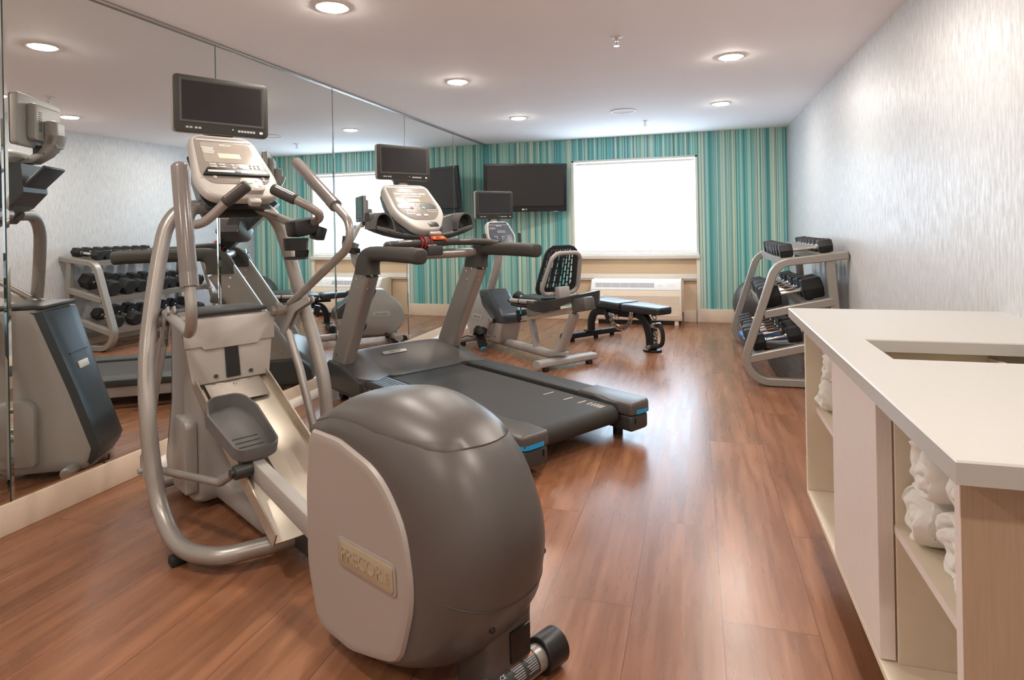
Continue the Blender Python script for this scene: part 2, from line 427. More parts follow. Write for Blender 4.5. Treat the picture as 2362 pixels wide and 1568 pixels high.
def text_part(name, body, size, o, ux, uy, depth, mt, parent, align='CENTER', sx=1.0):
    """raised lettering built as real geometry"""
    cu = bpy.data.curves.new('txt', 'FONT'); cu.body = body; cu.size = size; cu.align_x = align; cu.align_y = 'CENTER'; cu.extrude = depth / 2; cu.resolution_u = 3
    t = bpy.data.objects.new('txt', cu); C.objects.link(t)
    bpy.context.view_layer.update()
    me = bpy.data.meshes.new_from_object(t.evaluated_get(bpy.context.evaluated_depsgraph_get()))
    bpy.data.objects.remove(t); bpy.data.curves.remove(cu)
    ux, uy = V(ux).normalized(), V(uy).normalized(); uz = ux.cross(uy)
    mt4 = Matrix((ux * sx, uy, uz)).transposed().to_4x4(); mt4.translation = V(o)
    me.transform(mt4); me.name = name; me.materials.clear(); me.materials.append(M[mt])
    ob = bpy.data.objects.new(name, me); C.objects.link(ob); ob.parent = parent
    return ob

def thing(name, label, cat, loc=(0, 0, 0), rz=0.0, group=None):
    o = bpy.data.objects.new(name, None); o.empty_display_size = 0.1; C.objects.link(o)
    o.location = loc; o.rotation_euler = (0, 0, rz); return tag(o, label, cat, group)
def tag(o, label, cat, group=None):
    o['label'] = label; o['category'] = cat
    if group: o['group'] = group
    return o
def struct(o):
    o['kind'] = 'structure'; return o
X, Y, Z = (1, 0, 0), (0, 1, 0), (0, 0, 1)

# ================================================================== the room
XL, XR, YB, YF = -2.845, 1.10, 8.28, -2.3
MX = -2.825                       # mirror face
struct(G().box(((XL + XR) / 2, (YB + YF) / 2, -0.05), (XR - XL + 0.4, YB - YF + 0.4, 0.1)).o('floor', 'floor', flat=True))
struct(G().box(((XL + XR) / 2, (YB + YF) / 2, CEIL + 0.05), (XR - XL + 0.4, YB - YF + 0.4, 0.1)).o('ceiling', 'ceil', flat=True))
struct(G().box((XL - 0.1, (YB + YF) / 2, CEIL / 2), (0.2, YB - YF + 0.4, CEIL)).o('wall_left', 'white', flat=True))
struct(G().box((XR + 0.1, (YB + YF) / 2, CEIL / 2), (0.2, YB - YF + 0.4, CEIL)).o('wall_right', 'wall', flat=True))
struct(G().box(((XL + XR) / 2, YF - 0.1, CEIL / 2), (XR - XL, 0.2, CEIL)).o('wall_front', 'white', flat=True))
# back wall around the window bay
WX0, WX1, WT, WS = -1.60, 0.04, 2.145, 0.86      # window sides, top, sill
RZ = 0.545                                          # top of the heater recess
g = G(); T = 0.22
g.box(((XL + WX0) / 2, YB + T / 2, CEIL / 2), (WX0 - XL, T, CEIL))
g.box(((XR + WX1) / 2, YB + T / 2, CEIL / 2), (XR - WX1, T, CEIL))
g.box(((WX0 + WX1) / 2, YB + T / 2, (CEIL + WT) / 2), (WX1 - WX0, T, CEIL - WT))
struct(g.o('wall_back', 'stripe', flat=True))
g = G().box(((WX0 + WX1) / 2, YB + 0.13, 0.42), (WX1 - WX0, 0.18, 0.84))
struct(g.o('wall_under_window', 'beige', flat=True))
# window: frame, sill, shade
win = G()
for x in (WX0 + 0.015, WX1 - 0.015): win.box((x, YB + 0.03, (WT + WS) / 2), (0.03, 0.06, WT - WS), bev=0.003)
win.box(((WX0 + WX1) / 2, YB + 0.03, WT - 0.012), (WX1 - WX0, 0.06, 0.024), bev=0.003)
win = struct(win.o('window_1', 'white'))
G().box(((WX0 + WX1) / 2, YB + 0.0, 0.842), (WX1 - WX0 + 0.02, 0.10, 0.05), bev=0.006).o('window_sill', 'white', win)
G().box(((WX0 + WX1) / 2, YB + 0.035, 0.884), (WX1 - WX0 - 0.04, 0.04, 0.03), bev=0.004).o('sash_rail', 'white', win)
shade = tag(G().box(((WX0 + WX1) / 2, YB + 0.052, 1.51), (WX1 - WX0 - 0.055, 0.004, 1.23)).o('roller_shade', emit('backlit_shade', DAY_COL, DAY_L), flat=True),
            'white roller shade glowing with daylight in the window', 'window shade')
G().rod((WX0 + 0.035, YB + 0.055, 2.095), (WX1 - 0.035, YB + 0.055, 2.095), 0.018).o('shade_roller', 'white', shade)
G().box(((WX0 + WX1) / 2, YB + 0.05, 0.912), (WX1 - WX0 - 0.06, 0.014, 0.022), bev=0.004).o('hem_bar', 'white', shade)
# trim below the window: side posts, rail over the heater, short skirting
g = G()
g.box((WX1 - 0.012, YB + 0.014, 0.41), (0.045, 0.05, 0.82), bev=0.003)
g.box((WX0 + 0.012, YB + 0.014, 0.41), (0.045, 0.05, 0.82), bev=0.003)
struct(g.o('trim_1', 'white'))
struct(G().box(((WX0 + WX1) / 2, YB + 0.012, 0.575), (WX1 - WX0 - 0.07, 0.055, 0.085), bev=0.004).box(((WX0 + WX1) / 2, YB + 0.0, 0.562), (WX1 - WX0 - 0.07, 0.06, 0.012), bev=0.003).o('trim_2', 'white'))
struct(G().box((-0.085, YB + 0.012, 0.075), (0.155, 0.05, 0.15), bev=0.003).box((-0.172, YB + 0.012, 0.33), (0.028, 0.05, 0.42), bev=0.003).o('trim_3', 'trimbeige'))
struct(G().box(((XL + WX0) / 2, YB - 0.007, 0.085), (WX0 - XL, 0.014, 0.17), bev=0.003).box(((XR + WX1) / 2, YB - 0.007, 0.085), (XR - WX1, 0.014, 0.17), bev=0.003).o('baseboard_back', 'trimbeige'))
struct(G().box((XL + 0.012, (YB + YF) / 2, 0.066), (0.024, YB - YF, 0.132), bev=0.003).o('baseboard_left', 'trimbeige'))
struct(G().box((XR - 0.007, (YB + YF) / 2, 0.066), (0.014, YB - YF, 0.132), bev=0.003).o('baseboard_right', 'trimbeige'))
g = G(); qr = [(0, 0)] + [(0.042 * math.cos(a), 0.05 * math.sin(a)) for a in [PI / 2 * k / 6 for k in range(7)]]
g.prism([(a + XL + 0.024, b) for a, b in qr], (0, 2.62, 0), X, Z, -5.63)
struct(g.o('trim_4', 'white'))
struct(G().box((MX + 0.002, (YB + YF) / 2, CEIL - 0.008), (0.02, YB - YF, 0.016), bev=0.002).o('trim_5', 'silver'))

# mirror panels
seams = [YF + 0.9, 0.64, 1.915, 3.142, 4.424, 5.735, 7.045, YB - 0.004]
lab = [None, None,
       'tall mirror panel on the left wall behind the elliptical console, showing the dumbbell rack',
       'mirror panel left of the treadmill monitor, reflecting the exercise ball in the far corner',
       'mirror panel directly behind the treadmill console, reflecting the air conditioner',
       'narrow-looking mirror panel reflecting the left part of the wall television',
       'last mirror panel, meeting the striped wall behind the television']
lab[1] = 'mirror panel at the left edge of the picture, seen as a thin strip'
lab[0] = 'mirror panel of the left wall standing beside the camera, out of the picture'
for i in range(7):
    a, b = seams[i] + 0.003, seams[i + 1] - 0.003
    z0, z1 = 0.134, CEIL - 0.016
    def mr(x, d): return [V((x, a + d, z0 + d)), V((x, b - d, z0 + d)), V((x, b - d, z1 - d)), V((x, a + d, z1 - d))]
    p = G().rings([mr(MX - 0.006, 0), mr(MX - 0.0016, 0), mr(MX, 0.011)]).o('mirror_panel', 'mirror', flat=True)
    tag(p, lab[i], 'mirror', 'mirror panels on the left wall')
    G().box((MX - 0.0038, a - 0.003, (0.134 + CEIL - 0.016) / 2), (0.006, 0.005, CEIL - 0.15)).o('glass_edge', 'edge', p, flat=True)

# ceiling fittings
lx, rx = -1.803, 0.262
ly = [-0.72, 1.06, 2.838, 4.616, 6.394]
dl = [('recessed downlight over the space beside the camera, left row', 0), ]
spots = [(lx, ly[2], 'nearest visible recessed downlight, at the top edge above the elliptical'),
         (lx, ly[3], 'recessed downlight above the treadmill, second of the mirror-side row'),
         (lx, ly[4], 'recessed downlight above the recumbent bike, last of the mirror-side row'),
         (rx, ly[3], 'recessed downlight over the aisle before the dumbbell rack, larger of the right pair'),
         (rx, ly[4], 'recessed downlight nearest the window on the right row, smaller of the right pair'),
         (rx, ly[2], 'recessed downlight above the towel cabinet, out of the picture'),
         (lx, ly[1], 'recessed downlight beside the camera on the mirror side, out of the picture'),
         (rx, ly[1], 'recessed downlight above the near end of the counter, out of the picture'),
         (lx, ly[0], 'recessed downlight behind the camera on the mirror side'),
         (rx, ly[0], 'recessed downlight behind the camera on the cabinet side')]
for x, y, l in spots:
    t = thing('downlight', l, 'ceiling light', (x, y, CEIL), 0, 'recessed ceiling downlights')
    ring = [(0.076 + 0.006 * math.cos(a) + (0.014 if math.cos(a) > 0 else 0), -0.004 + 0.004 * math.sin(a)) for a in [0]]
    g = G(); rs = []
    for rr, zz in ((0.074, -0.001), (0.075, -0.007), (0.084, -0.008), (0.096, -0.004), (0.097, 0.0)):
        rs.append([(rr * math.cos(2 * PI * k / 32), rr * math.sin(2 * PI * k / 32), zz) for k in range(32)])
    g.rings(rs, cap=False).o('trim_ring', 'white', t)
    G().lathe((0, 0, -0.0015), (0, 0, -1), [(0, 0.0745), (0.006, 0.0742), (0.011, 0.066), (0.014, 0.045), (0.015, 0.001)], 32).o('lens', 'lamp', t)
t = thing('ceiling_speaker', 'flat round white speaker grille in the ceiling between the light rows', 'speaker', (-0.69, 6.42, CEIL))
g = G(); rs = []
for rr, zz in ((0.105, -0.002), (0.107, -0.009), (0.125, -0.009), (0.13, -0.001)):
    rs.append([(rr * math.cos(2 * PI * k / 36), rr * math.sin(2 * PI * k / 36), zz) for k in range(36)])
g.rings(rs, cap=False).o('rim', 'white', t)
G().lathe((0, 0, -0.001), (0, 0, -1), [(0, 0.106), (0.004, 0.1055)], 36).o('grille', 'ceil', t)
for (x, y, l) in ((-0.45, 3.88, 'chrome fire sprinkler in the ceiling between the two nearer downlights'), (-0.525, 7.15, 'small fire sprinkler in the ceiling close to the striped wall')):
    t = thing('sprinkler_head', l, 'sprinkler', (x, y, CEIL), 0, 'fire sprinklers')
    G().lathe((0, 0, 0), (0, 0, -1), [(0, 0.042), (0.003, 0.042), (0.006, 0.032), (0.008, 0.014)], 24).o('escutcheon', 'white', t)
    G().rod((0, 0, -0.006), (0, 0, -0.03), 0.011).rod((0, 0, -0.03), (0, 0, -0.052), 0.0035).o('nozzle', 'chrome', t)
    g = G()
    for s in (-1, 1): g.tube(fillet([(s * 0.009, 0, -0.024), (s * 0.016, 0, -0.036), (s * 0.004, 0, -0.056)], 0.008), 0.003, 8)
    g.o('yoke', 'chrome', t)
    g = G().lathe((0, 0, -0.055), (0, 0, -1), [(0, 0.005), (0.002, 0.018), (0.004, 0.018), (0.004, 0.002)], 16)
    g.o('deflector', 'chrome', t)

# air conditioner under the window
ac = thing('air_conditioner', 'cream wall air conditioner with grey top vent under the window', 'air conditioner', (-0.745, 7.905, 0))
W2 = 0.565
prof = [(0.375, 0.06), (0.375, 0.565), (0.10, 0.565), (0.085, 0.555), (0.0, 0.435), (0.0, 0.085), (0.02, 0.06)]
G().prism([(a, b) for a, b in prof], (-W2, 0, 0), Y, Z, 2 * W2, bev=0.008).o('cabinet', 'ac', ac)
# sloping control top
import mathutils
sl = (V((0, 0.0, 0.435)) + V((0, 0.085, 0.555))) / 2
dv = V((0, 0.085, 0.12)).normalized(); nv = V((0, -0.12, 0.085)).normalized()
def acp(u, v, n=0.0): return sl + V((u, 0, 0)) + dv * v + nv * n
cp = G().prism(rrect(2 * W2 - 0.02, 0.135, 0.018), acp(0, 0, 0.001), X, dv, 0.006, bev=0.002).o('control_top', 'acw', ac)
G().prism(rrect(0.74, 0.062, 0.004), acp(-0.135, 0.0, 0.006), X, dv, 0.003).o('vent', 'grey', cp)
g = G()
for k in range(5): g.prism(rrect(0.003, 0.066, 0.001), acp(-0.42 + k * 0.115, 0, 0.008), X, dv, 0.002)
for v in (-0.016, 0.0, 0.016): g.prism(rrect(0.74, 0.003, 0.001), acp(-0.135, v, 0.008), X, dv, 0.002)
g.o('vent_bars', 'acw', cp)
G().prism(rrect(0.06, 0.03, 0.006), acp(0.31, 0.0, 0.006), X, dv, 0.003).prism(rrect(0.09, 0.034, 0.008), acp(0.44, 0.0, 0.006), X, dv, 0.003).o('button_panel', 'white', cp)
g = G()
for k in range(22): g.box((0, -0.002, 0.125 + k * 0.0115), (2 * W2 - 0.05, 0.006, 0.0065), bev=0.001, seg=1)
g.o('louvres', 'ac', ac)
G().box((-0.1, 0.004, 0.245), (0.92, 0.006, 0.245)).o('louvre_backing', mat('tan_filter', (176, 150, 122), 0.7), ac)
g = G()
for k in range(7): g.box((-0.52 + k * 0.135, -0.004, 0.31), (0.008, 0.006, 0.13), bev=0.001, seg=1)
g.o('louvre_ribs', 'ac', ac)
G().box((0, 0.2, 0.03), (2 * W2 - 0.1, 0.3, 0.06)).o('plinth', 'black', ac)
G().box((0.5, 0.06, 0.03), (0.05, 0.05, 0.06), bev=0.004).o('foot', 'ac', ac)
G().box((-0.5, 0.06, 0.03), (0.05, 0.05, 0.06), bev=0.004).o('foot', 'ac', ac)

# wall television
tv = thing('television', 'large black flat television on the striped wall left of the window', 'television', (-2.14, 7.875, 1.78), R(23.5))
tilt = Matrix.Rotation(R(6), 4, 'X')
def tvo(g, n, mt, par=tv, **k):
    o = g.o(n, mt, par, **k); o.data.transform(tilt); return o
cs = tvo(G().prism(rrect(1.11, 0.635, 0.012), (0, 0, 0), X, Z, -0.045, bev=0.006), 'casing', 'black')
tvo(G().prism(rrect(1.02, 0.535, 0.003), (0, -0.001, 0.025), X, Z, 0.0025), 'screen', 'tvscreen', tv)
bt = mat('gloss_black', (22, 24, 28), 0.14, 0, 0.6)
tvo(G().prism(rrect(1.1, 0.055, 0.006), (0, -0.0005, -0.285), X, Z, 0.003), 'lower_bezel', bt, tv)
tvo(G().tube([(0.35, 0.02, -0.316), (0.40, -0.002, -0.318), (0.45, 0.02, -0.316)], 0.006, 8), 'power_bar', 'grey', tv)
lg = text_part('logo', 'LG', 0.03, (0.0, -0.0045, -0.286), X, Z, 0.001, 'white_ink', tv); lg.data.transform(tilt)
tvo(G().lathe((-0.038, -0.0035, -0.286), (0, -1, 0), [(0, 0.012), (0.0012, 0.012)], 20), 'logo_badge', 'white_ink', tv)
G().rod((0.05, 0.045, 0), (0.155, 0.345, 0), 0.028).box((0.05, 0.055, 0), (0.3, 0.02, 0.3)).box((0.155, 0.348, 0), (0.2, 0.02, 0.25), rot=(0, 0, R(-23.5))).o('wall_bracket', 'black', tv)

# ================================================================== elliptical trainer (local x forward, y left)
def monitor(par, c, w, h, tilt=0.0, ledm='led', neck=0.1):
    """small television on a cardio machine, facing local -x; c = centre of the front face"""
    def P(y, z, n=0.0):      # y to the viewer's left, z up, n toward the viewer
        return V(c) + V((-n * math.cos(tilt) + z * math.sin(tilt), y, n * math.sin(tilt) + z * math.cos(tilt)))
    uy = V((math.sin(tilt), 0, math.cos(tilt))); ux = V((0, -1, 0))          # ux x uy points to the viewer (-x)
    mo = G().prism(rrect(w, h, 0.022), P(0, 0, -0.035), ux, uy, 0.035, bev=0.007, seg=3).o('monitor', 'silver2', par)
    G().prism(rrect(w - 0.003, h - 0.003, 0.021), P(0, 0, -0.004), ux, uy, 0.008, bev=0.004).o('bezel', 'bezel', mo)
    # sunk frame edge around the screen
    sw, sh, sz = w - 0.075, h - 0.088, 0.016
    g = G(); o1 = rrect(sw + 0.026, sh + 0.022, 0.003, 2); i1 = rrect(sw, sh, 0.002, 2)
    g.rings([[P(-a, b + sz, 0.0045) for a, b in o1], [P(-a, b + sz, 0.0068) for a, b in o1], [P(-a * 0.985, (b) * 0.985 + sz, 0.007) for a, b in o1], [P(-a, b + sz, 0.0048) for a, b in i1]], cap=False)
    g.o('screen_surround', 'dark', mo)
    G().prism(i1, P(0, sz, 0.0042), ux, uy, 0.001).o('screen', 'screen', mo)
    g = G(); zb = -h / 2 + 0.025
    for k in range(4): g.prism(rrect(0.013, 0.009, 0.002, 2), P(w / 2 - 0.06 - k * 0.0165 - (0.006 if k > 1 else 0), zb, 0.004), ux, uy, 0.001)
    for k in range(6): g.prism(rrect(0.012, 0.011, 0.002, 2), P(-0.075 - k * 0.0145, zb, 0.004), ux, uy, 0.001)
    g.os('button', 'grey', mo)
    G().prism(rrect(0.016, 0.011, 0.002, 2), P(-w / 2 + 0.04, zb, 0.004), ux, uy, 0.0012).o('power_button', 'white_ink', mo)
    G().rod(P(-0.045, zb + 0.005, 0.004), P(-0.045, zb + 0.005, 0.0055), 0.0022, 8).o('indicator_light', ledm, mo)
    # rear housing with vents and neck
    G().prism(rrect(w * 0.62, h * 0.72, 0.02), P(0, -0.005, -0.075), ux, uy, 0.042, bev=0.012).o('rear_cover', 'silver2', mo)
    g = G()
    for k in range(10): g.prism(rrect(0.03, 0.004, 0.001, 1), P(w * 0.19, -0.05 + k * 0.011, -0.0755), ux, uy, -0.0015)
    g.os('vent_slot', 'black', mo)
    G().prism(rrect(0.11, 0.15, 0.02), P(0, -h / 2 + 0.075, -0.135), ux, uy, 0.062, bev=0.016).o('neck_housing', 'silver2', mo)
    G().box(P(0, -h / 2 - 0.012, -0.05), (0.06, 0.11, 0.05), bev=0.006).o('neck', 'dark', mo)
    return mo

def console(par, c, tilt, outline, th, face, facemat='pale2', bodymat='pale'):
    """slanted console: plane through c, 'up' leaning forward by tilt; returns (object, mapper)"""
    uy = V((math.sin(tilt), 0, math.cos(tilt))); ux = V((0, -1, 0)); n = ux.cross(uy)
    def P(a, b, k=0.0): return V(c) + ux * a + uy * b + n * k
    co = G().prism(outline, P(0, 0, -th), ux, uy, th, bev=0.016, seg=3).o('console', bodymat, par)
    G().prism(face, P(0, 0, 0.0), ux, uy, 0.0025, bev=0.0012).o('face_plate', facemat, co)
    return co, P, ux, uy

el = thing('elliptical_trainer', 'large silver and graphite elliptical machine in the foreground with round rear housing', 'elliptical trainer', (-1.788, 2.257, 0), R(151.3))
c0 = 0.02
# side tubes: floor bar, upright, top bend
for s in (1, -1):
    y = lambda v: c0 + s * v
    pts = [(-0.34, y(0.03), 0.075), (-0.30, y(0.14), 0.07), (-0.23, y(0.28), 0.064), (-0.06, y(0.355), 0.07), (0.10, y(0.375), 0.16), (0.165, y(0.385), 0.32), (0.205, y(0.39), 0.52), (0.27, y(0.375), 0.72), (0.32, y(0.345), 0.90), (0.37, y(0.285), 1.20), (0.385, y(0.245), 1.32), (0.385, y(0.175), 1.38), (0.38, y(0.05), 1.385)]
    st = G().tube(crom(pts, 7), 0.032, 18).o('side_tube', 'silver', el)
    G().box((-0.05, y(0.36), 0.018), (0.05, 0.06, 0.036), bev=0.008).o('rubber_foot', 'rubber', st)
# base beam
bb = G().box((-0.42, c0 - 0.01, 0.085), (1.6, 0.10, 0.07), bev=0.006).o('base_beam', 'dark', el)
G().box((0.2, c0, 0.09), (0.75, 0.16, 0.10), bev=0.02).o('base_cover', 'silver2', el)
G().rod((0.72, -0.24, 0.05), (0.72, 0.28, 0.05), 0.03, rnd=0.01).o('front_foot', 'silver', el)
# lift tower: white front face, silver sides
def tw(z):   # (rear x, front x, half width) of the tower at height z
    t = max(0.0, (z - 0.45) / 0.45)
    return 0.36 + 0.02 * t, (0.825 - 0.33 * max(0.0, z - 0.14)) - 0.04 * max(0, 0.12 - z) / 0.1, 0.165 + 0.035 * t
sec = []
for z in (0.035, 0.05, 0.09, 0.14, 0.3, 0.45, 0.62, 0.78, 0.86, 0.885):
    xr, xf, hw = tw(z); k = 0.02 if z in (0.035, 0.885) else 0.0
    sec.append([V((a + (xr + xf) / 2, c0 + b, z)) for a, b in rrect(xf - xr - k, 2 * hw - k, 0.05, 5)])
tower = G().rings(sec).o('tower', 'silver2', el)
# rear face panel with the black guide slot
fp = [(0.372, 0.175, 0.60), (0.385, 0.205, 0.89)]
g = G()
g.prism(rpoly([(-0.175, 0.0, 0.02), (0.175, 0.0, 0.02), (0.215, 0.30, 0.03), (-0.215, 0.30, 0.03)]), (0.355, c0, 0.575), (0, -1, 0), (0.10, 0, 1), 0.016, bev=0.006)
face = g.o('tower_face', 'pale', tower)
G().prism(rpoly([(-0.205, 0.17, 0.0), (-0.13, 0.17, 0.012), (-0.125, 0.155, 0.012), (0.125, 0.155, 0.012), (0.13, 0.17, 0.012), (0.205, 0.17, 0.0), (0.214, 0.295, 0.02), (-0.214, 0.295, 0.02)]), (0.352, c0, 0.575), (0, -1, 0), (0.10, 0, 1), 0.026, bev=0.005).o('upper_cover', 'pale', tower)
G().prism([(-0.028, 0.015), (0.035, 0.015), (0.03, 0.165), (-0.03, 0.165)], (0.350, c0, 0.575), (0, -1, 0), (0.10, 0, 1), 0.018).o('guide_slot', 'black', tower)
g = G()
for yy in (0.075, -0.085): g.rod((0.345, c0 + yy, 0.605), (0.333, c0 + yy, 0.606), 0.009, 12)
g.os('screw', 'dark', tower)
# tower front (toward the mirror): blue grey cover with bright badge
rs = []
for z in (0.055, 0.075, 0.10, 0.14, 0.30, 0.45, 0.62, 0.78, 0.872):
    xr, xf, hw = tw(z); hw -= 0.006; b_ = 0.02 * max(0, 0.12 - z) / 0.065
    rs.append([V((xf - 0.012 + 0.030 * math.cos(ph) - b_, c0 + hw * k, z)) for k, ph in [(-1, PI / 2), (-0.93, 0.7), (-0.75, 0.25), (-0.4, 0.05), (0.4, 0.05), (0.75, 0.25), (0.93, 0.7), (1, PI / 2)]] + [V((xf - 0.07, c0 + hw, z)), V((xf - 0.07, c0 - hw, z))])
fc = G().rings(rs).o('front_cover', 'navy', el)
G().box((0.703, c0, 0.565), (0.012, 0.11, 0.04), rot=(0, R(-17), 0), bev=0.005).o('badge', 'white_ink', fc)
G().box((0.680, c0, 0.635), (0.008, 0.20, 0.007), rot=(0, R(-17), 0)).o('vent_gap', 'black', fc)
G().box((0.48, c0, 0.895), (0.24, 0.36, 0.02), bev=0.008).o('top_cap', 'dark', tower)
G().prism(rpoly([(0.36, 0.08, 0.02), (0.36, 0.42, 0.04), (0.56, 0.42, 0.06), (0.56, 0.08, 0.02)]), (0, c0 + 0.15, 0), X, Z, -0.055, bev=0.015).o('side_box', 'silver2', tower)
# ramp: folded aluminium tray sloping down to the rear
ra, rb_ = V((0.44, c0, 0.600)), V((-0.46, c0, 0.140))
rd = (rb_ - ra); rl = rd.length; rd.normalize(); rn = V((-rd.z, 0, rd.x)); rn = rn if rn.z > 0 else -rn
def RP(u, y, n=0.0): return ra + rd * u + V((0, y, 0)) + rn * n
prof = [(-0.165, 0.05), (-0.158, 0.05), (-0.158, 0.006), (-0.10, 0.0), (-0.035, -0.002), (-0.03, 0.012), (0.03, 0.012), (0.035, -0.002), (0.10, 0.0), (0.158, 0.006), (0.158, 0.05), (0.165, 0.05), (0.165, -0.008), (-0.165, -0.008)]
ramp = G().rings([[RP(u, yy, nn) for yy, nn in prof] for u in (0.0, rl)]).o('ramp', 'alu', el, sharp=20)
G().prism([(-0.125, 0.0), (0.125, 0.0), (0.125, 0.21), (-0.125, 0.21)], RP(0.24, 0, 0.016), (0, -1, 0), -rd, 0.004).o('ramp_plate', mat('grey_aluminium', (150, 140, 130), 0.42, 0.6), ramp)
g = G()
for u in (0.05, 0.13): g.lathe(RP(u, 0.0, 0.018), rn, [(0, 0.010), (0.004, 0.0095), (0.008, 0.004)], 12)
g.os('ramp_bolt', 'chrome', ramp)
# pedal arms, pedals, rollers
def pedal_arm(s, ph, py):
    """s side, ph shift forward, py lateral position"""
    a = V((-0.16 + ph, py, 0.345 + 0.28 * ph)); b = V((-1.05 + ph * 0.3, py, 0.205))
    pr = rrect(0.046, 0.075, 0.006, 2)
    arm = G().sweep([a, b], pr).o('pedal_arm', 'silver2', el)
    g = G().box(a + V((0.01, 0, -0.005)), (0.05, 0.05, 0.07), bev=0.005)
    g.rod(a + V((0.03, -0.03, -0.03)), a + V((0.03, 0.03, -0.03)), 0.03, rnd=0.004)
    g.o('roller', 'dark', arm)
    G().rod(a + V((-0.05, s * 0.02, 0.0)), a + V((-0.05, s * 0.09, 0.0)), 0.028, rnd=0.004).rod(a + V((-0.05, s * 0.09, 0)), a + V((-0.05, s * 0.105, 0)), 0.016).o('pivot_joint', 'dark', arm)
    # foot plate: shallow open tray, tilted up toward the front
    tl = R(17); fx = V((math.cos(tl), 0, math.sin(tl))); fz = V((-math.sin(tl), 0, math.cos(tl))); cc = a + V((0.115, s * 0.0, 0.115))
    out = rpoly([(-0.20, -0.085, 0.05), (0.09, -0.105, 0.07), (0.20, -0.075, 0.06), (0.20, 0.075, 0.06), (0.09, 0.105, 0.07), (-0.20, 0.085, 0.05)], 6)
    def ring(k, h, inset=0.0):
        return [cc + fx * (x * (1 - inset / 0.2)) + V((0, 1, 0)) * (yv * (1 - inset / 0.1)) * k + fz * (h + 0.02 * max(0, x / 0.2) * (h > 0.0)) for x, yv in out]
    ped = G().rings([ring(0.93, -0.035, 0.012), ring(1.0, -0.02), ring(1.0, 0.028), ring(0.985, 0.031, 0.002), ring(0.965, 0.028, 0.005), ring(0.93, -0.012, 0.012)]).o('foot_pedal', 'pedal', el)
    g = G()
    for k in range(4): g.tube([cc + fx * (-0.15 + k * 0.032) + V((0, yy * (0.05 if k else 0.04), 0)) + fz * (-0.0115) for yy in (-1, -0.5, 0, 0.5, 1)], 0.003, 6)
    g.os('tread_ridge', 'dark', ped)
    return a
aL = pedal_arm(1, 0.0, 0.135)
aR = pedal_arm(-1, -0.47, -0.10)
# moving handles with grips and connecting rods
def handle(s, piv, elbow, top, low, ped):
    piv, elbow, top, low = V(piv), V(elbow), V(top), V(low)
    d = (top - elbow).normalized(); gb = top - d * 0.44
    path = fillet([piv + V((-0.02, 0, 0.035)), elbow, gb + d * 0.05], 0.13, 10)
    h = G().tube(path, 0.0195, 14).o('moving_handle', 'silver', el)
    G().rod(gb, top, 0.0295, 20, rnd=0.02).rod(gb - d * 0.02, gb + d * 0.03, 0.031, 20).o('grip', 'grip2', h)
    # flat rocker plate around the pivot
    def q(x, z): return (x, z)
    pl = rpoly([(-0.19, 0.085, 0.02), (-0.04, 0.03, 0.04), (0.035, 0.02, 0.03), (0.06, -0.10, 0.02), (0.02, -0.125, 0.02), (-0.02, -0.07, 0.03), (-0.075, 0.0, 0.05), (-0.20, 0.055, 0.01)])
    ed = (elbow - piv); lat = ed.y / ed.x
    g = G()
    for off in (-0.012, 0.012):
        g.rings([[piv + V((x, lat * x + off - 0.004, zz)) for x, zz in pl], [piv + V((x, lat * x + off + 0.004, zz)) for x, zz in pl]])
    g.o('rocker_plate', 'silver2', h)
    l = G().tube([piv + V((0.03, 0, -0.08)), (piv + low) * 0.5 + V((0.015, 0, 0)), low], 0.0195, 12).o('lower_link', 'silver', h)
    G().box(low + V((0, 0, -0.015)), (0.06, 0.028, 0.10), bev=0.008).rod(low + V((0, -0.03, -0.03)), low + V((0, 0.03, -0.03)), 0.012).o('link_bracket', 'silver2', h)
    rp = V((ped.x - 0.05, ped.y + s * 0.085, ped.z))
    k = G().tube(fillet([low + V((0, -s * 0.02, -0.03)), V((rp.x + 0.10, rp.y + s * 0.02, rp.z - 0.06)), rp], 0.04), 0.016, 12).o('connecting_rod', 'silver', h)
handle(1, (0.345, 0.30, 0.885), (-0.36, 0.405, 0.905), (-0.205, 0.395, 1.525), (0.40, 0.375, 0.27), aL)
handle(-1, (0.345, -0.26, 0.87), (-0.235, -0.335, 1.245), (0.375, -0.325, 1.625), (0.175, -0.30, 0.30), aR)
G().rod((0.345, -0.345, 0.875), (0.345, -0.17, 0.877), 0.022, rnd=0.006).rod((0.345, 0.20, 0.883), (0.345, 0.375, 0.885), 0.022, rnd=0.006).rod((0.345, 0.33, 0.885), (0.345, 0.352, 0.885), 0.03).rod((0.345, -0.30, 0.875), (0.345, -0.28, 0.875), 0.03).rod((0.345, 0.22, 0.88), (0.345, 0.25, 0.88), 0.034).rod((0.345, -0.22, 0.88), (0.345, -0.19, 0.88), 0.034).os('pivot_axle', 'silver', el)
